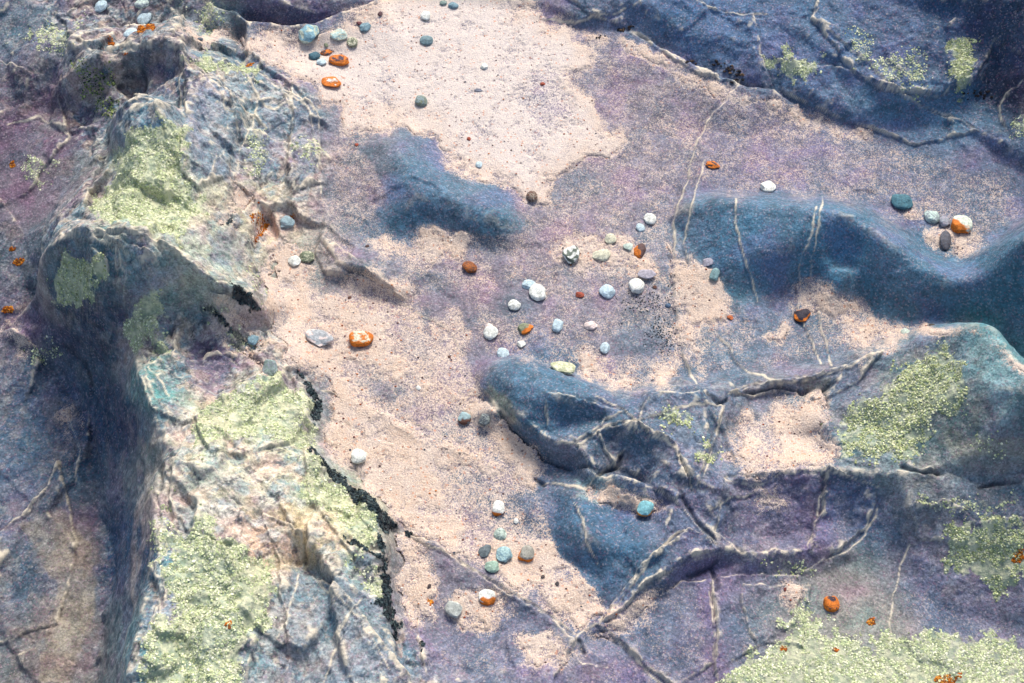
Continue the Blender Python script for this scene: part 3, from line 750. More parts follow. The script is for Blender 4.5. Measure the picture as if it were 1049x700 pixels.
# ------------------------------------------------------------------ materials
def nodes(name):
    m = bpy.data.materials.new(name); m.use_nodes = True
    return m, m.node_tree.nodes, m.node_tree.links, m.node_tree.nodes['Principled BSDF']
class NB:
    def __init__(s, name): s.m, s.n, s.l, s.b = nodes(name)
    def attr(s, name):
        a = s.n.new('ShaderNodeAttribute'); a.attribute_name = name; return a
    def pos(s): return s.n.new('ShaderNodeNewGeometry').outputs['Position']
    def noise(s, vec, scale, det=4, rough=.6):
        t = s.n.new('ShaderNodeTexNoise'); t.inputs['Scale'].default_value = scale; t.inputs['Detail'].default_value = det
        t.inputs['Roughness'].default_value = rough; s.l.new(vec, t.inputs['Vector']); return t.outputs[0]
    def voro(s, vec, scale):
        t = s.n.new('ShaderNodeTexVoronoi'); t.inputs['Scale'].default_value = scale; s.l.new(vec, t.inputs['Vector'])
        sep = s.n.new('ShaderNodeSeparateColor'); s.l.new(t.outputs['Color'], sep.inputs[0]); return sep.outputs, t.outputs['Distance']
    def put(s, sock, v):
        if isinstance(v, bpy.types.NodeSocket): s.l.new(v, sock)
        elif isinstance(v, (tuple, list)) and sock.type == 'RGBA': sock.default_value = (*v[:3], 1)
        else: sock.default_value = v
    def math(s, op, a, b=0.0, c=None):
        t = s.n.new('ShaderNodeMath'); t.operation = op; s.put(t.inputs[0], a); s.put(t.inputs[1], b)
        if c is not None: s.put(t.inputs[2], c)
        return t.outputs[0]
    def ramp(s, v, a, b, lo=0., hi=1.):
        t = s.n.new('ShaderNodeMapRange'); t.interpolation_type = 'SMOOTHSTEP'; s.put(t.inputs[0], v)
        for i, q in enumerate((a, b, lo, hi)): t.inputs[i + 1].default_value = q
        return t.outputs[0]
    def mix(s, f, a, b, blend='MIX'):
        t = s.n.new('ShaderNodeMix'); t.data_type = 'RGBA'; t.blend_type = blend
        s.put(t.inputs['Factor'], f); s.put(t.inputs[6], a); s.put(t.inputs[7], b); return t.outputs[2]
    def scale(s, col, f):
        t = s.n.new('ShaderNodeVectorMath'); t.operation = 'SCALE'; s.put(t.inputs[0], col); s.put(t.inputs['Scale'], f); return t.outputs[0]
    def bump(s, h, dist, strength=1.0, nrm=None):
        t = s.n.new('ShaderNodeBump'); t.inputs['Distance'].default_value = dist; t.inputs['Strength'].default_value = strength
        s.l.new(h, t.inputs['Height'])
        if nrm is not None: s.l.new(nrm, t.inputs['Normal'])
        return t.outputs[0]

L3 = lambda *c: tuple(float(q) for q in lin(c))

def grain_colour(k, p):
    """quartz sand: pale pink, with cream, grey and rust grains"""
    (r, g, b), d = k.voro(p, 700)
    (r2, g2, b2), d2 = k.voro(p, 330)
    n = k.noise(p, 22, 5)
    c = k.mix(k.ramp(n, .38, .62), L3(202, 178, 158), L3(198, 180, 166))
    c = k.mix(k.math('MULTIPLY', k.attr('white').outputs['Fac'], .75), c, L3(208, 199, 194))
    c = k.mix(k.ramp(r, .5, .98, 0, .6), c, L3(234, 218, 198))
    c = k.mix(k.ramp(g, .80, .95, 0, .45), c, L3(140, 132, 142))
    c = k.mix(k.ramp(b2, .97, .98, 0, .6), c, L3(196, 128, 92))
    c = k.mix(k.ramp(r2, .985, .99, 0, .7), c, L3(84, 62, 66))
    return c, r, d

def rock_material():
    k = NB('rock'); p = k.pos()
    (r, g, b), d = k.voro(p, 400); (r2, g2, b2), d2 = k.voro(p, 700)
    n1 = k.noise(p, 70, 6, .65); n2 = k.noise(p, 260, 4, .6); n0 = k.noise(p, 14, 5, .6)
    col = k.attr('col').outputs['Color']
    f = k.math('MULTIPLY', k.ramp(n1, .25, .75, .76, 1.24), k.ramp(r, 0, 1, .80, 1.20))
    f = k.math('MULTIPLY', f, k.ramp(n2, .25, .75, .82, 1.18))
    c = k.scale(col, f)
    # odd pale and pink mineral grains
    c = k.mix(k.ramp(g, .86, .97, 0, .22), c, L3(214, 196, 200))
    c = k.mix(k.ramp(b, .82, .97, 0, .28), c, L3(150, 104, 128))
    c = k.mix(k.ramp(r2, .84, .95, 0, .26), c, L3(52, 66, 92))
    # veins stand pale, cracks, plate feet and black lichen beds are darker
    vf = k.math('MULTIPLY', k.attr('vein').outputs['Fac'], k.ramp(n1, .3, .6, .5, 1.1))
    c = k.mix(k.math('MINIMUM', k.math('MULTIPLY', vf, 1.15), .78), c, L3(222, 210, 186))
    c = k.mix(k.math('MINIMUM', k.math('MULTIPLY', k.attr('crack').outputs['Fac'], .6), .92), c, L3(36, 44, 54))
    # lichen film under the flakes
    cf = k.math('ADD', k.attr('crust').outputs['Fac'], k.math('MULTIPLY_ADD', n2, 1.0, -.55))
    cc = k.mix(k.ramp(n1, .4, .6), L3(150, 164, 132), L3(206, 208, 168))
    c = k.mix(k.ramp(cf, .34, .9, 0, .8), c, cc)
    # sand dust
    s = k.attr('sand').outputs['Fac']
    t = k.math('ADD', s, k.math('MULTIPLY_ADD', b2, .56, -.28))
    t = k.math('ADD', t, k.math('MULTIPLY_ADD', n1, .4, -.2))
    gc, gr, gd = grain_colour(k, p)
    c = k.mix(k.math('MULTIPLY', k.ramp(t, .28, .62), k.ramp(s, .2, .6, .36, .96)), c, gc)
    k.l.new(c, k.b.inputs['Base Color'])
    k.b.inputs['Roughness'].default_value = .72
    k.b.inputs['Specular IOR Level'].default_value = .22
    t = k.n.new('ShaderNodeTexNoise'); t.noise_type = 'RIDGED_MULTIFRACTAL'; t.inputs['Scale'].default_value = 30; t.inputs['Detail'].default_value = 5; k.l.new(p, t.inputs['Vector'])
    nr = k.bump(t.outputs[0], .004, .55); nr = k.bump(n1, .0045, .8, nr); nr = k.bump(n2, .0016, .7, nr)
    k.l.new(nr, k.b.inputs['Normal'])
    return k.m

def sand_material():
    k = NB('quartz sand'); p = k.pos()
    gc, r, d = grain_colour(k, p)
    # dark grains drifted in with the sand, sparser where the sand is deep
    s = k.attr('sand').outputs['Fac']
    n = k.noise(p, 60, 5); 
    t = k.math('ADD', s, k.math('MULTIPLY_ADD', n, .8, -.4)); t = k.math('ADD', t, k.math('MULTIPLY_ADD', r, .55, -.28))
    c = k.mix(k.ramp(t, .45, .75, .75, 0), gc, k.mix(.5, k.attr('col').outputs['Color'], L3(120, 112, 140)))
    k.l.new(c, k.b.inputs['Base Color'])
    k.b.inputs['Roughness'].default_value = .9
    k.b.inputs['Specular IOR Level'].default_value = .2
    n2 = k.noise(p, 320, 3)
    nr = k.bump(n2, .002, .8); nr = k.bump(d, .0014, .6, nr)
    k.l.new(nr, k.b.inputs['Normal'])
    return k.m

def attr_material(name, rough, bscale, bdist, speck=.3, spec=.4):
    k = NB(name)
    tc = k.n.new('ShaderNodeTexCoord').outputs['Object']
    n = k.noise(tc, bscale, 5); (r, g, b), d = k.voro(tc, bscale * 4)
    f = k.math('MULTIPLY', k.ramp(n, .25, .75, 1 - speck, 1 + speck), k.ramp(r, 0, 1, 1 - speck * .6, 1 + speck * .6))
    c = k.scale(k.attr('col').outputs['Color'], f)
    k.l.new(c, k.b.inputs['Base Color'])
    k.b.inputs['Roughness'].default_value = rough; k.b.inputs['Specular IOR Level'].default_value = spec
    k.l.new(k.bump(n, bdist, .8), k.b.inputs['Normal'])
    return k.m

M_ROCK, M_SAND = rock_material(), sand_material()
M_PEB = attr_material('sea worn stone', .78, 160, .0016, .30)
M_LICH = attr_material('lichen', .95, 500, .001, .25, .1)
M_TAR = attr_material('black lichen', .7, 500, .001, .3, .3)
M_DEB = attr_material('dry debris', .85, 400, .001, .3, .2)

# ------------------------------------------------------------------ meshes
def mesh_obj(name, verts, faces, mat, origin=(0, 0, 0), attrs=None, normals=None, smooth=True):
    me = bpy.data.meshes.new(name)
    v = np.asarray(verts, np.float32) - np.asarray(origin, np.float32)
    f = np.asarray(faces, np.int32)
    k = f.shape[1]
    me.vertices.add(len(v)); me.vertices.foreach_set('co', v.ravel())
    me.loops.add(f.size); me.loops.foreach_set('vertex_index', f.ravel())
    me.polygons.add(len(f)); me.polygons.foreach_set('loop_start', np.arange(0, f.size, k, dtype=np.int32))
    me.polygons.foreach_set('use_smooth', np.full(len(f), smooth))
    me.update(calc_edges=True)
    for nm, a in (attrs or {}).items():
        a = np.asarray(a, np.float32)
        if a.ndim == 2:
            at = me.attributes.new(nm, 'FLOAT_COLOR', 'POINT')
            at.data.foreach_set('color', np.concatenate([a, np.ones((len(a), 1), np.float32)], 1).ravel())
        else:
            at = me.attributes.new(nm, 'FLOAT', 'POINT'); at.data.foreach_set('value', a)
    if normals is not None:
        me.normals_split_custom_set_from_vertices(np.asarray(normals, np.float32).tolist())
    me.materials.append(mat)
    o = bpy.data.objects.new(name, me); C.collection.objects.link(o); o.location = origin
    return o

def tag(o, label=None, cat=None, group=None, kind=None):
    for key, val in (('label', label), ('category', cat), ('group', group), ('kind', kind)):
        if val: o[key] = val
    return o

VIDX = np.arange(NY * NX).reshape(NY, NX)
QUADS = np.stack([VIDX[:-1, :-1], VIDX[:-1, 1:], VIDX[1:, 1:], VIDX[1:, :-1]], -1).reshape(-1, 4)
VERT = np.stack([PX, PY, PZ], -1).reshape(-1, 3)
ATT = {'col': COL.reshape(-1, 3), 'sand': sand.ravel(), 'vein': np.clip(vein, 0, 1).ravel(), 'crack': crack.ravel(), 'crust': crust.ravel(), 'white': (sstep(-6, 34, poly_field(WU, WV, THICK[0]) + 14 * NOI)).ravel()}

def sheet(name, qsel, verts, mat, depth, att, nrm=None):
    q = QUADS[qsel]
    ids, inv = np.unique(q, return_inverse=True); inv = inv.reshape(-1, 4)
    v = verts[ids]
    e = np.concatenate([inv[:, [0, 1]], inv[:, [1, 2]], inv[:, [2, 3]], inv[:, [3, 0]]])
    key = np.sort(e, 1); key = key[:, 0].astype(np.int64) * len(ids) + key[:, 1]
    _, first, cnt = np.unique(key, return_index=True, return_counts=True)
    be = e[first[cnt == 1]]                                    # rim of the piece: give it sides going down into the ground
    rim, rinv = np.unique(be, return_inverse=True); rinv = rinv.reshape(-1, 2)
    n0, nr = len(ids), len(rim)
    low_ = v[rim] - np.array([0, 0, depth])
    vv = np.concatenate([v, v[rim] - np.array([0, 0, .0002]), low_])
    skirt = np.stack([n0 + rinv[:, 1], n0 + rinv[:, 0], n0 + nr + rinv[:, 0], n0 + nr + rinv[:, 1]], 1)
    at = {k: np.concatenate([a[ids], a[ids][rim], a[ids][rim]]) for k, a in att.items()}
    nn = None
    if nrm is not None:
        d = np.zeros((2 * nr, 3)); 
        nn = np.concatenate([nrm[ids], d])                      # zero = keep the computed normal
    org = v.mean(0); org[2] = v[:, 2].min()
    return mesh_obj(name, vv, np.concatenate([inv, skirt]), mat, org, at, nn)

# pieces of the rock shelf that stand out from the floor
ROCKS = [
 ('rock_ridge', 'long rugged rock ridge with pale lichened top and dark steep flank down the left side', 'rock', '66,228 90,215 104,180 112,135 130,108 165,105 185,120 190,78 240,60 290,74 330,105 346,150 338,200 322,236 282,240 285,290 290,350 306,374 336,404 326,452 345,470 378,498 412,534 412,612 426,642 452,690 500,820 60,820 98,700 106,650 119,600 117,560 102,520 100,480 90,432 76,405 58,378 38,350 34,300 42,262'),
 ('boulder', 'dark angular boulder with dark green lichen at the upper left', 'rock', '62,128 70,75 98,50 150,46 166,34 190,50 196,76 188,118 165,104 130,107 112,134 90,136'),
 ('rock_slab', 'purple rounded slab at the top beside the upper sand', 'rock', '238,-60 244,30 262,34 320,32 350,20 395,0 420,-60'),
 ('rock_hump', 'smooth blue-grey hump shaped like a whale tail in the upper sand', 'rock', '360,152 385,136 412,129 442,142 458,172 492,183 522,201 541,220 536,244 505,250 470,242 440,235 402,242 362,238 380,205'),
 ('rock_hump', 'long blue rounded rock hump with dark lower side at the right edge', 'rock', '686,228 697,201 740,195 842,200 888,210 925,232 953,256 985,266 1013,255 1035,232 1150,190 1150,400 1049,374 1012,340 985,332 908,327 880,307 857,287 826,292 790,303 766,321 748,304 722,273 704,250'),
 ('rock_outcrop', 'veined blue-grey outcrop of lobes and ledges in the lower middle', 'rock', '484,390 500,368 530,363 572,376 640,398 662,391 700,385 745,386 752,395 760,430 740,470 750,492 742,560 700,592 660,630 610,656 590,658 612,624 604,593 578,573 566,545 572,512 556,498 588,480 546,463 520,441 495,412'),
 ('rock_outcrop', 'pointed rock with green lichen slope and ledge at the right edge', 'rock', '752,392 800,378 850,368 900,350 960,331 1000,324 1030,332 1060,370 1150,430 1150,610 1049,610 985,594 940,592 885,574 840,590 742,590 742,560 750,492 735,470 760,432'),
 ('rock_ledge', 'dark blue layered rock slab rising across the upper right corner', 'rock', '535,8 590,27 640,34 682,60 722,80 766,97 832,121 882,136 942,156 1049,182 1200,200 1200,-120 500,-120'),
]
WUs, WVs = U + 0.35 * (WU - U), V + 0.35 * (WV - V)
qc = lambda A: 0.25 * (A[:-1, :-1] + A[:-1, 1:] + A[1:, 1:] + A[1:, :-1])
QU, QV = qc(WUs), qc(WVs)
inview = (np.abs(qc(X)) < 1.35) & (qc(Y) > 0.45) & (qc(Y) < 2.45)
lab = np.full(QU.shape, -1)
for i, (nm, lb, ct, s) in enumerate(ROCKS):
    pts = P(s); xs = [p[0] for p in pts]; ys = [p[1] for p in pts]
    sel = inview & (QU > min(xs)) & (QU < max(xs)) & (QV > min(ys)) & (QV < max(ys)) & (lab < 0)
    idx = np.where(sel)
    ins = in_poly(QU[idx], QV[idx], pts)
    lab[idx[0][ins], idx[1][ins]] = i
labf = lab.ravel()
NF = NRM.reshape(-1, 3)
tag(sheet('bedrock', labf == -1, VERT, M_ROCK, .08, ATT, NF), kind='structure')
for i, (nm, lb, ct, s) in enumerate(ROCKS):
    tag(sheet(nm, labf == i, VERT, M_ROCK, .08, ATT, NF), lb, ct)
sq = (SANDY[:-1, :-1] & SANDY[:-1, 1:] & SANDY[1:, 1:] & SANDY[1:, :-1]).ravel()
SV = np.stack([PX, PY, SZ], -1).reshape(-1, 3)
tag(sheet('sand', sq, SV, M_SAND, .004, {'col': ATT['col'], 'sand': ATT['sand'], 'white': ATT['white']}), kind='structure')

# ------------------------------------------------------------------ lichen flakes
Vx, Ny = VERT, NF
def flakes(ids, dens, cols, rmin, rmax, hmax, name, lab_, cat, group, mat, flat=.24):
    n = len(ids)
    c = Vx[ids] + np.concatenate([RNG.uniform(-.5, .5, (n, 2)) * STEP, np.zeros((n, 1))], 1)
    nr = Ny[ids] + RNG.normal(0, flat, (n, 3)); nr /= np.linalg.norm(nr, axis=1, keepdims=True)
    t = np.cross(nr, np.array([0.3, 0.9, 0.1])); t /= np.linalg.norm(t, axis=1, keepdims=True); b = np.cross(nr, t)
    K = 6
    r = RNG.uniform(rmin, rmax, (n, 1)) * RNG.uniform(.65, 1.3, (n, K))
    a = RNG.uniform(0, 6.28, (n, 1)) + np.arange(K) / K * 2 * math.pi
    ring = c[:, None] + (r * np.cos(a))[..., None] * t[:, None] + (r * np.sin(a))[..., None] * b[:, None] + nr[:, None] * RNG.uniform(0, hmax * .5, (n, K, 1))
    top = c + nr * RNG.uniform(hmax * .3, hmax, (n, 1))
    v = np.concatenate([top[:, None], ring], 1).reshape(-1, 3)
    base = np.arange(n)[:, None] * (K + 1)
    f = np.stack([np.broadcast_to(base, (n, K)), base + 1 + np.arange(K)[None], base + 1 + (np.arange(K)[None] + 1) % K], -1).reshape(-1, 3)
    pal = lin(np.array(cols))
    cc = pal[RNG.integers(0, len(cols), n)] * RNG.uniform(.5, 1.15, (n, 1))
    cv = np.repeat(cc[:, None], K + 1, 1); cv[:, 1:] *= .94
    org = c.mean(0)
    o = mesh_obj(name, v, f, mat, org, {'col': cv.reshape(-1, 3)}, smooth=False)
    return tag(o, lab_, cat, group)
idf, wf = lich_id.ravel(), lich_w.ravel()
clump = (fbm(X, Y, 55, 3, 15.) + .6 * fbm(X, Y, 20, 2, 25.)).ravel()
for k, (kind, lb, dens, cols, s) in enumerate(LICHEN):
    ids = np.where(idf == k)[0]
    if len(ids) == 0:
        continue
    if kind == 'green':
        p = dens * 1.0 * wf[ids] ** 2 * sstep(-.45, .08, clump[ids])
        ids = ids[RNG.random(len(ids)) < p]
        if len(ids) < 4: continue
        # keep the one connected growth, drop strays that lie apart from it
        cell = np.floor(Vx[ids] / .0125).astype(int); cells = set(map(tuple, cell)); best = set()
        nb = [(a, b, c) for a in (-1, 0, 1) for b in (-1, 0, 1) for c in (-1, 0, 1)]
        while cells:
            st = [cells.pop()]; grp = set(st)
            while st:
                q0 = st.pop()
                for d in nb:
                    q = (q0[0] + d[0], q0[1] + d[1], q0[2] + d[2])
                    if q in cells: cells.remove(q); grp.add(q); st.append(q)
            if len(grp) > len(best): best = grp
        ids = ids[np.array([tuple(c) in best for c in cell])]
        flakes(ids, dens, cols,  .0006, .0021, .0020 if cols is YEL else .0011, 'lichen', lb, 'lichen', 'pale and green lichen growing on the rock', M_LICH, .22)
    else:
        ids = ids[RNG.random(len(ids)) < dens * .8]
        if len(ids) < 4: continue
        flakes(ids, dens, [(30, 48, 56), (42, 60, 66), (20, 34, 42), (78, 94, 94)], .0012, .0030, .0020, 'black_lichen', lb, 'lichen', 'black lichen on the rock', M_TAR, .4)

ORANGE = [(151, 33, 20, 7, -25, 'orange lichen streak beside a pale pebble in the top left'), (114, 46, 8, 5, 0, 'small orange lichen dot on the rock below the top left pebbles'),
 (128, 53, 6, 4, 0, 'tiny orange lichen dot above the dark boulder'), (255, 63, 8, 4, 0, 'tiny orange lichen mark on the pale crest at the upper left'), (13, 170, 6, 6, 0, 'red-orange lichen dot on the purple slope near the left edge'),
 (264, 231, 12, 28, 20, 'bright orange lichen blaze on the ridge beside the sand'), (19, 268, 11, 6, -10, 'orange lichen spot beside the knob at the left edge'), (12, 256, 7, 4, 0, 'small orange lichen spot above the one by the knob'),
 (8, 316, 11, 6, -15, 'orange lichen spot on the low rocks at the left edge'), (236, 644, 7, 8, 0, 'orange lichen speck in the middle of the largest lichen sheet'), (1043, 571, 14, 12, 0, 'orange lichen rosette on the mound at the lower right edge'),
 (971, 696, 24, 10, -8, 'wide orange lichen patch on the bottom edge'), (802, 665, 7, 5, 0, 'small orange lichen speck left in the bottom right crust'), (857, 666, 7, 5, 0, 'small orange lichen speck in the middle of the bottom right crust'),
 (892, 636, 7, 7, 30, 'brown-orange lichen speck above the bottom right crust'), (441, 618, 5, 6, 0, 'orange lichen dot on the sand near the ragged black lichen'), (299, 220, 8, 4, 0, 'orange lichen fleck just above the grey wedge pebble by the ridge')]
for (u, v, w, h, ang, lb) in ORANGE:
    du, dv = U - u, V - v
    sel = (np.abs(du) < 40) & (np.abs(dv) < 40)
    ca, sa = math.cos(math.radians(ang)), math.sin(math.radians(ang))
    q = np.full(U.shape, 9.0)
    q[sel] = np.hypot((du[sel] * ca + dv[sel] * sa) / (w / 2), (-du[sel] * sa + dv[sel] * ca) / (h / 2)) + .7 * NOI2[sel]
    ids = np.where((q < 1).ravel())[0]
    if len(ids) < 3:
        ids = np.array([np.argmin(np.where(sel, du ** 2 + dv ** 2, 1e9))] * 3)
    hold = Vx
    Vx = np.stack([X, Y, TOP], -1).reshape(-1, 3)
    flakes(ids, 1, [(196, 112, 34), (166, 84, 26), (212, 144, 62), (142, 84, 44)], .0010, .0024, .0014, 'orange_lichen', lb, 'lichen', 'orange lichen spots on the rock', M_LICH, .25)
    Vx = hold

# ------------------------------------------------------------------ pebbles
def ico(sub):
    t = (1 + 5 ** .5) / 2
    v = [(-1, t, 0), (1, t, 0), (-1, -t, 0), (1, -t, 0), (0, -1, t), (0, 1, t), (0, -1, -t), (0, 1, -t), (t, 0, -1), (t, 0, 1), (-t, 0, -1), (-t, 0, 1)]
    v = [np.array(p) / np.linalg.norm(p) for p in v]
    f = [(0, 11, 5), (0, 5, 1), (0, 1, 7), (0, 7, 10), (0, 10, 11), (1, 5, 9), (5, 11, 4), (11, 10, 2), (10, 7, 6), (7, 1, 8), (3, 9, 4), (3, 4, 2), (3, 2, 6), (3, 6, 8), (3, 8, 9), (4, 9, 5), (2, 4, 11), (6, 2, 10), (8, 6, 7), (9, 8, 1)]
    for _ in range(sub):
        mid = {}; nf = []
        def m(a, b):
            k = (min(a, b), max(a, b))
            if k not in mid:
                p = v[a] + v[b]; v.append(p / np.linalg.norm(p)); mid[k] = len(v) - 1
            return mid[k]
        for a, b, c in f:
            ab, bc, ca = m(a, b), m(b, c), m(c, a)
            nf += [(a, ab, ca), (b, bc, ab), (c, ca, bc), (ab, bc, ca)]
        f = nf
    return np.array(v), np.array(f)
IV, IFc = ico(4)

def n3(p, s, off):
    return (perlin(p[:, 0] * s + off, p[:, 1] * s + p[:, 2] * 1.3 * s) + perlin(p[:, 1] * s + 7 + off, p[:, 2] * s - p[:, 0] * .7 * s) + perlin(p[:, 2] * s - off, p[:, 0] * s + 3 + p[:, 1] * .9 * s)) / 1.7

def pebble(i, u, v, w, h, ang, c1, c2, mode, shape, name, lb, cat, group):
    rg = np.random.default_rng(100 + i)
    x, y, z = spot(u, v, 0.004)
    ppm = F / math.hypot(math.hypot(x, y), CAM_H - z)          # photo pixels per metre here
    a, b = .94 * w / ppm / 2, .94 * h / ppm / 2
    thick = {'flat': .36, 'round': .54, 'egg': .46, 'block': .56, 'chip': .46}[shape] * min(a, b)
    b = math.sqrt(max(b * b - (thick * CP) ** 2, .2 * b * b)) / SP
    p = IV.copy()
    if shape in ('block', 'chip', 'flat'):
        # cut by a few random planes: broken faces with worn edges
        for _ in range(11 if shape != 'block' else 5):
            n = rg.normal(size=3); n /= np.linalg.norm(n)
            dcut = rg.uniform(.62, .9); dd = p @ n
            p = p - np.clip(dd - dcut, 0, None)[:, None] * n * .93
        if shape == 'block':
            p = np.sign(p) * np.abs(p) ** .78; p *= .95
    else:
        for _ in range(4):
            n = rg.normal(size=3); n /= np.linalg.norm(n)
            dd = p @ n; p = p - np.clip(dd - rg.uniform(.68, .92), 0, None)[:, None] * n * .8
        if shape == 'egg': p = p * (1 + .22 * p[:, :1])
    p = p * (1 + (.16 if shape in ('round', 'egg') else .22) * n3(p, .9, i * 3.1)[:, None] + .05 * n3(p, 2.3, i * 1.7)[:, None] + .02 * n3(p, 7, i)[:, None])
    p = p / np.abs(p).max(0)
    nz = n3(IV, 1.6, i * 2.3); nf = n3(IV, 4.5, i * 5.3)
    c1, c2 = lin(c1), lin(c2)
    c1, c2 = (q * (.96 if q[0] > 3 * q[2] else .82) + (.02 if q[0] > 3 * q[2] else .15) * q.mean() for q in (c1, c2))
    if mode == 'plain': f = .35 * sstep(.05, .5, nf)
    elif mode == 'mottle': f = sstep(-.05, .18, nf + .4 * nz)
    elif mode == 'low': f = sstep(-.12, .12, -(p[:, 2] - .15) + .5 * nz - .35 * p[:, 1])
    elif mode == 'side': f = sstep(-.1, .1, p[:, 0] * math.cos(i) * .9 - p[:, 1] * .6 + .6 * nz - .15)
    elif mode == 'cap': f = sstep(-.1, .1, p[:, 2] - .92 + .8 * nz + .7 * nf)
    else: f = sstep(.0, .14, nz)
    col = c1 * (1 - f[:, None]) + c2 * f[:, None]
    p = p * np.array([a, b, thick])
    ca, sa = math.cos(math.radians(-ang)), math.sin(math.radians(-ang))
    p = np.stack([p[:, 0] * ca - p[:, 1] * sa, p[:, 0] * sa + p[:, 1] * ca, p[:, 2]], 1)
    nn = NRM[np.clip(np.searchsorted(YA, y), 0, NY - 1), np.clip(np.searchsorted(XA, x), 0, NX - 1)]
    nn = np.array([np.clip(nn[0], -.4, .4), np.clip(nn[1], -.4, .4), 1.])
    p[:, 2] -= (nn[0] * p[:, 0] + nn[1] * p[:, 1]) / max(nn[2], .5) * .6        # lean with the slope it lies on
    low_ = p[:, 2].min()
    p[:, 2] -= low_
    o = mesh_obj(name, p + np.array([x, y, z - thick * .42]), IFc, M_PEB, (x, y, z - thick * .42), {'col': col})
    return tag(o, lb, cat, group)

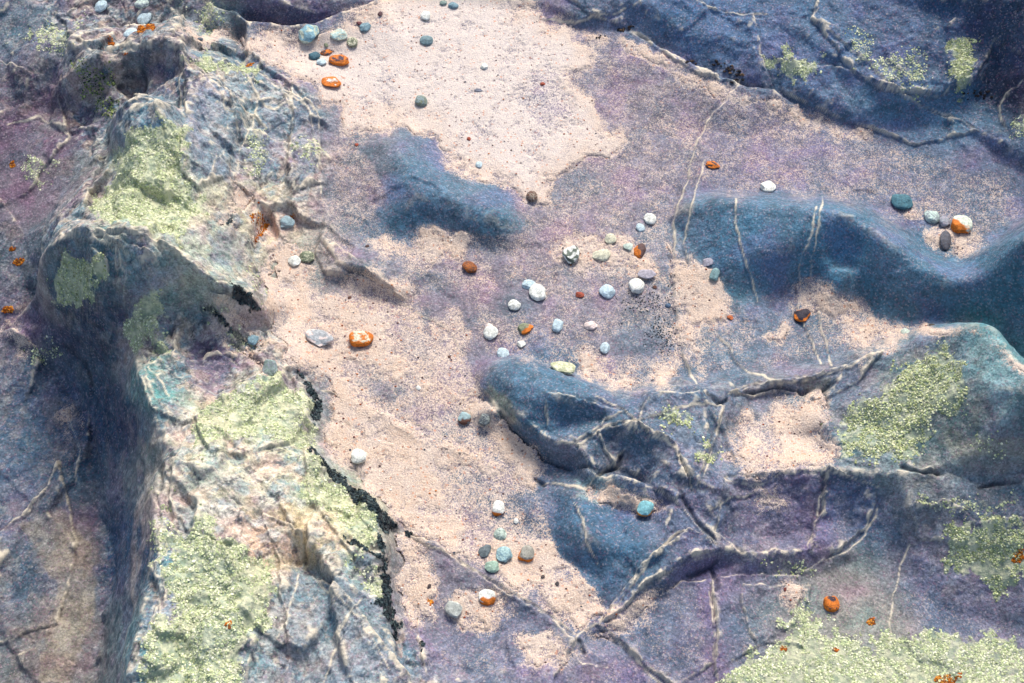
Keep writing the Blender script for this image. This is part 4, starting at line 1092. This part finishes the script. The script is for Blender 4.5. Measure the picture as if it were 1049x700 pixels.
W, WB, CR, PG, TL, DT, GR, DG, GG = (212, 214, 204), (174, 198, 206), (208, 204, 174), (178, 196, 182), (112, 148, 160), (46, 96, 112), (134, 144, 152), (74, 84, 96), (124, 146, 138)
OR, RB, BR, BK, MO, PK, LI = (198, 108, 22), (146, 66, 44), (92, 60, 48), (44, 48, 60), (116, 124, 96), (214, 194, 186), (158, 152, 164)
GP = 'sea worn pebbles scattered over sand and rock'
PEBBLES = [
 (103, 7, 15, 12, -10, WB, PG, 'plain', 'round', 'pale oval pebble alone at the top left edge'),
 (146, 4, 18, 13, 10, PG, GR, 'mottle', 'round', 'grey-green speckled pebble on the top edge above two pale ones'),
 (146, 19, 19, 13, -5, WB, PG, 'plain', 'egg', 'pale oval pebble just below the speckled one at the top edge'),
 (133, 37, 18, 14, -12, WB, W, 'plain', 'egg', 'pale blue-green pebble beside the orange streak'),
 (91, 25, 12, 5, 0, GR, DG, 'plain', 'flat', 'thin grey flat pebble near the top left'),
 (316, 35, 23, 21, 15, (120, 168, 182), (176, 190, 170), 'patch', 'chip', 'teal angular stone beside the purple slab at the top'),
 (348, 35, 21, 13, -18, (158, 190, 186), CR, 'mottle', 'chip', 'pale blue-green angular stone between the teal stone and a blue one'),
 (361, 43, 12, 11, 0, MO, CR, 'mottle', 'round', 'small mottled green pebble just below the angular stones'),
 (374, 27, 12, 12, 30, TL, GR, 'plain', 'chip', 'small blue triangular pebble right of the angular stones'),
 (322, 57, 13, 13, 0, DT, DG, 'plain', 'round', 'dark teal round pebble beside the orange stones'),
 (334, 53, 14, 7, -10, OR, BK, 'patch', 'flat', 'thin orange and black stone touching the dark teal pebble'),
 (328, 63, 13, 9, -20, WB, W, 'plain', 'egg', 'small pale blue pebble under the dark teal one'),
 (347, 62, 22, 14, -5, OR, (64, 50, 66), 'cap', 'block', 'orange stone with a dark top, largest of the orange group at the top'),
 (340, 84, 22, 15, -8, OR, W, 'cap', 'chip', 'orange broken stone with a white face below the orange group'),
 (436, 16, 11, 12, 0, W, WB, 'plain', 'round', 'white pebble alone near the top centre'),
 (464, 5, 12, 8, 0, TL, DT, 'plain', 'round', 'small blue pebble on the top edge'),
 (454, 2, 8, 6, 0, GG, PG, 'plain', 'round', 'tiny green pebble touching the blue one on the top edge'),
 (437, 41, 15, 12, 0, (104, 134, 140), GR, 'plain', 'round', 'grey-teal pebble in the upper white sand'),
 (431, 103, 14, 14, -30, (122, 142, 144), MO, 'mottle', 'round', 'grey-green pebble above the whale tail hump'),
 (496, 67, 9, 8, 0, W, CR, 'plain', 'chip', 'tiny white chip in the middle of the upper white sand'),
 (490, 168, 10, 8, -20, WB, W, 'plain', 'egg', 'tiny pale blue pebble right of the whale tail hump'),
 (545, 201, 13, 13, 0, (140, 128, 112), BR, 'mottle', 'round', 'brown mottled pebble at the tip of the whale tail hump'),
 (293, 228, 18, 16, 10, (124, 150, 158), GR, 'patch', 'chip', 'grey wedge pebble lying by the ridge foot'),
 (300, 267, 17, 12, -8, W, WB, 'plain', 'egg', 'white pebble touching a dark mottled one by the ridge'),
 (314, 263, 17, 14, -20, (96, 108, 84), (164, 166, 136), 'mottle', 'round', 'dark green mottled pebble touching a white one by the ridge'),
 (481, 274, 15, 16, -50, (150, 84, 32), BR, 'mottle', 'round', 'round rusty brown pebble below the whale tail hump'),
 (501, 341, 20, 15, -10, W, WB, 'plain', 'egg', 'white oval pebble with a pink chip behind it'),
 (501, 333, 9, 7, 0, PK, CR, 'plain', 'chip', 'pinkish chip behind a white oval pebble'),
 (514, 362, 16, 14, -15, WB, W, 'plain', 'egg', 'pale blue oval pebble just above the dark lobe'),
 (327, 347, 32, 20, 22, (150, 156, 160), PK, 'patch', 'flat', 'flat grey angular stone half sunk in sand beside the ridge'),
 (370, 347, 27, 17, -5, OR, CR, 'cap', 'block', 'orange stone with a pale top on the pink sand'),
 (277, 379, 17, 18, 0, GG, GR, 'mottle', 'block', 'grey-green stone on the ridge shoulder near the lichen'),
 (259, 347, 12, 12, 20, TL, GR, 'plain', 'chip', 'small blue-grey stone in the sand pocket of the ridge'),
 (476, 428, 15, 14, 0, (140, 170, 174), BR, 'side', 'round', 'pale teal pebble with a brown side, left of a pair below the lobe'),
 (496, 430, 14, 12, 0, (142, 152, 146), DG, 'mottle', 'round', 'grey mottled pebble, right of the pair below the lobe'),
 (368, 467, 19, 17, -15, W, PG, 'plain', 'block', 'pale square pebble alone near the ridge edge'),
 (428, 396, 7, 5, 0, W, CR, 'plain', 'egg', 'tiny white chip on the middle of the pink sand'),
 (585, 260, 19, 22, 10, W, (88, 100, 88), 'patch', 'chip', 'white and dark speckled angular stone, leftmost of the middle row'),
 (624, 244, 16, 11, 0, CR, (222, 218, 160), 'plain', 'egg', 'small cream pebble above a longer cream one'),
 (614, 261, 25, 15, -8, CR, W, 'plain', 'egg', 'long cream pebble beside the speckled stone'),
 (644, 252, 12, 10, 0, PG, CR, 'plain', 'chip', 'pale green chip left of the dark brown stone'),
 (655, 256, 14, 18, 10, (84, 58, 56), OR, 'side', 'chip', 'dark brown upright stone with an orange edge'),
 (665, 224, 16, 13, -15, W, PG, 'plain', 'egg', 'white pebble, higher of two beside the blue vein'),
 (655, 233, 12, 10, -20, WB, W, 'plain', 'egg', 'small pale pebble just below left of a white one'),
 (662, 280, 22, 13, -8, LI, GR, 'plain', 'flat', 'flat lilac-grey stone behind a white pebble'),
 (652, 293, 18, 17, -10, W, PK, 'plain', 'round', 'round white pebble in front of the flat lilac stone'),
 (622, 299, 18, 17, 0, WB, GR, 'plain', 'round', 'round pale blue pebble left of the white one by the black grains'),
 (540, 291, 19, 12, 5, WB, TL, 'plain', 'egg', 'pale blue pebble touching the biggest white pebble'),
 (549, 300, 23, 19, -12, W, WB, 'plain', 'egg', 'biggest white pebble in the middle of the floor'),
 (527, 312, 14, 13, -10, W, WB, 'plain', 'round', 'small round white pebble left below the biggest white one'),
 (594, 301, 10, 7, 0, RB, BR, 'plain', 'chip', 'small red-brown chip between the white pebbles'),
 (538, 336, 20, 13, -15, MO, OR, 'side', 'chip', 'green mottled stone with an orange end'),
 (571, 333, 12, 15, 15, WB, TL, 'plain', 'block', 'small pale blue upright block right of the green mottled stone'),
 (605, 333, 15, 11, 5, PK, W, 'plain', 'chip', 'pinkish white chip between pale blue pebbles'),
 (619, 356, 13, 13, 0, WB, W, 'plain', 'egg', 'pale pebble nearest above the blue lobe'),
 (534, 352, 10, 8, 0, W, CR, 'plain', 'chip', 'tiny pale chip below the green mottled stone'),
 (577, 378, 28, 18, 0, (172, 178, 136), (200, 200, 166), 'mottle', 'chip', 'yellow-green lichened stone set behind the blue lobe'),
 (725, 268, 13, 9, 0, LI, WB, 'plain', 'flat', 'flat grey-blue pebble in the sand beside the right hump'),
 (731, 281, 12, 15, 20, (112, 150, 152), TL, 'plain', 'egg', 'teal egg pebble in the sand beside the right hump'),
 (684, 312, 8, 5, 0, (60, 90, 120), DG, 'plain', 'egg', 'tiny dark blue pebble beside the black grains'),
 (730, 168, 16, 10, 0, OR, BK, 'patch', 'chip', 'orange and black stone on the purple floor'),
 (786, 191, 19, 16, 15, W, CR, 'plain', 'chip', 'white lumpy pebble behind the right hump'),
 (921, 206, 28, 20, 5, (56, 112, 126), DT, 'plain', 'egg', 'large smooth dark teal pebble on the purple floor'),
 (955, 222, 16, 15, 0, (182, 206, 194), GR, 'mottle', 'round', 'pale green speckled pebble left of the square orange stone'),
 (968, 227, 12, 12, 0, GR, LI, 'mottle', 'round', 'small grey pebble between the speckled one and the square stone'),
 (985, 231, 22, 21, 8, (196, 206, 186), OR, 'side', 'block', 'square stone, pale green with orange sides, by the right edge'),
 (967, 246, 15, 20, 10, (84, 86, 96), BR, 'plain', 'egg', 'dark grey upright egg pebble below the square stone'),
 (821, 322, 19, 16, 15, (56, 50, 62), OR, 'low', 'chip', 'black and orange stone in the sand hollow on the right'),
 (928, 339, 10, 9, 0, PG, CR, 'plain', 'chip', 'small pale green pebble in the sand below the right hump'),
 (511, 521, 15, 17, 0, W, OR, 'low', 'block', 'white stone with an orange lower side, top of the lower cluster'),
 (511, 547, 17, 14, 0, PG, GG, 'mottle', 'egg', 'pale green pebble below the white and orange stone'),
 (497, 564, 14, 14, 30, (92, 106, 110), DG, 'plain', 'chip', 'dark grey stone, leftmost of the lower cluster'),
 (517, 568, 19, 17, 20, (152, 186, 184), TL, 'mottle', 'round', 'pale teal pebble in the lower cluster beside the dark grey one'),
 (504, 580, 16, 13, -5, (140, 172, 152), PG, 'plain', 'round', 'green pebble at the bottom of the lower cluster'),
 (499, 612, 19, 15, 5, W, OR, 'side', 'block', 'white square stone with an orange corner near the bottom'),
 (465, 624, 20, 15, 35, (166, 172, 164), GR, 'plain', 'block', 'flat grey oblong stone left of the white square one'),
 (528, 533, 7, 6, 0, W, CR, 'plain', 'egg', 'tiny white pebble right of the lower cluster'),
 (661, 521, 18, 16, 10, (110, 178, 186), (176, 112, 36), 'low', 'block', 'bright teal block with a rusty rim in the sand pocket'),
 (539, 567, 18, 17, 10, (146, 144, 132), OR, 'low', 'block', 'grey stone with an orange base right of the lower cluster'),
 (852, 618, 17, 16, 0, OR, (56, 44, 56), 'cap', 'block', 'orange stone with a dark top on the bottom right slab'),
 (748, 324, 7, 6, 0, (176, 96, 54), RB, 'plain', 'chip', 'tiny orange-brown chip in the sand right of the blue vein'),
 (490, 141 - 50, 9, 4, 0, (110, 114, 128), DG, 'plain', 'flat', 'thin grey flake in the upper white sand'),
]
for i, (u, v, w, h, ang, c1, c2, mode, shape, lb) in enumerate(PEBBLES):
    pebble(i, u, v, w, h, ang, c1, c2, mode, shape, 'pebble', lb, 'pebble', GP)
CHIPS = [(556, 85, 6, 5, RB, 'tiny red chip in the upper sand near the purple floor'), (480, 141, 5, 4, RB, 'tiny red chip above the whale tail hump'), (365, 147, 5, 4, RB, 'tiny red chip at the left end of the whale tail hump'),
 (368, 23, 6, 5, (96, 50, 54), 'dark red chip under the top slab beside a blue pebble'), (389, 13, 7, 5, (84, 52, 58), 'dark red chip along the edge of the top slab'), (376, 251, 5, 4, (80, 54, 50), 'dark chip below the whale tail hump'),
 (358, 304, 5, 4, BR, 'brown chip below the small dark ledge'), (671, 293, 5, 4, BR, 'brown chip right of the round white pebble'), (805, 603, 5, 4, (110, 50, 44), 'dark red chip above the bottom right lichen crust'),
 (955, 332, 6, 4, (70, 66, 60), 'dark chip at the foot of the right hump'), (440, 599, 4, 4, (70, 56, 56), 'dark chip on the pink sand near the black lichen'), (334, 45, 5, 4, MO, 'tiny green chip above the orange stones'),
 (460, 364, 4, 3, BR, 'tiny brown chip on the middle sand left of a pale blue pebble'), (205, 39, 6, 5, DG, 'dark chip on the sand in the top left'), (556, 590, 5, 4, (72, 60, 60), 'dark chip on the sand right of the orange based stone'), (571, 597, 6, 4, (60, 56, 60), 'dark sliver on the sand at the foot of the dark lobe')]
for i, (u, v, w, h, c, lb) in enumerate(CHIPS):
    pebble(200 + i, u, v, w, h, 20 * i, c, c, 'plain', 'chip', 'stone_chip', lb, 'stone chip', 'tiny stone chips on the sand')

# ------------------------------------------------------------------ dark debris caught along the ledge, black grains on the floor
def crumb_mesh(n, u, v, su, sv, size, cols, seed):
    rg = np.random.default_rng(seed); vs, fs, cs = [], [], []
    iv, ifc = ico(1)
    for q in range(n):
        x, y, z = spot(u + rg.normal(0, su), v + rg.normal(0, sv))
        s = rg.uniform(.5, 1.2) * size
        p = iv * np.array([s * rg.uniform(.8, 1.6), s, s * .6]) * (1 + .3 * rg.normal(size=(len(iv), 1)) * .6)
        a = rg.uniform(0, 6.28); ca, sa = math.cos(a), math.sin(a)
        p = np.stack([p[:, 0] * ca - p[:, 1] * sa, p[:, 0] * sa + p[:, 1] * ca, p[:, 2]], 1) + np.array([x, y, z + s * .25])
        fs.append(ifc + sum(map(len, vs))); vs.append(p)
        cs.append(np.repeat(lin(cols[rg.integers(len(cols))])[None], len(iv), 0))
    return np.concatenate(vs), np.concatenate(fs), np.concatenate(cs)
DK = [(40, 36, 40), (62, 52, 48), (92, 74, 58), (28, 30, 36)]
for i, (u, v, n, su, sv, lb) in enumerate([(641, 31, 14, 5, 2.2, 'dark scrap of dry weed at the edge of the dark slab, highest one'), (735, 66, 9, 4, 2, 'dark weed scrap on the sandy edge left of two others'), (747, 72, 12, 3.5, 2.5, 'dark weed scrap in the middle of three on the sandy edge'),
        (757, 79, 12, 3, 3, 'dark weed scrap at the right end of the sandy edge'), (705, 64, 5, 5, 1, 'thin dark weed sliver on the sandy edge under the slab'), (616, 39, 5, 3, 1.5, 'small dark weed bits at the left end of the sandy edge'), (1003, 98, 16, 7, 3.5, 'dark debris in the small sand pocket on the upper right slab')]):
    a, f, c = crumb_mesh(n, u, v, su, sv, .0026, DK, 500 + i)
    tag(mesh_obj('weed_scrap', a, f, M_DEB, a.mean(0), {'col': c}, smooth=False), lb, 'debris', 'dark weed scraps along the sandy edge')
for i, (u, v, n, su, sv) in enumerate([(664, 309, 170, 15, 8), (677, 343, 170, 10, 9)]):
    a, f, c = crumb_mesh(n, u, v, su, sv, .0009, [(34, 46, 54), (26, 36, 46), (52, 62, 68)], 600 + i)
    tag(mesh_obj('black_grains', a, f, M_DEB, a.mean(0), {'col': c}, smooth=False), ['scatter of black grains on the floor beside the blue vein, upper patch', 'dense scatter of black grains beside the blue vein, lower patch'][i], 'grains', 'black grains on the floor', 'stuff')
rg = np.random.default_rng(77)
vs, fs, cs = [], [], []
iv, ifc = ico(1)
while len(vs) < 380:
    u, v = rg.uniform(250, 1000), rg.uniform(0, 690)
    x, y = ray_xy(u, v, 0.005); j, i = min(np.searchsorted(YA, y), NY - 1), min(np.searchsorted(XA, x), NX - 1)
    if sand[j, i] < .5: continue
    s = rg.uniform(.0006, .0014)
    p = iv * np.array([s * 1.3, s, s * .8]) + np.array([float(x), float(y), float(surf_z(float(x), float(y))) + s * .3])
    fs.append(ifc + len(vs) * len(iv)); vs.append(p)
    c = [(150, 76, 44), (84, 62, 62), (190, 120, 70), (236, 228, 220), (70, 78, 92), (112, 60, 56)][rg.integers(6)]
    cs.append(np.repeat(lin(c)[None], len(iv), 0))
a = np.concatenate(vs)
tag(mesh_obj('coarse_grains', a, np.concatenate(fs), M_DEB, a.mean(0), {'col': np.concatenate(cs)}), 'coarse coloured grit strewn over the sand', 'grit', None, 'stuff')
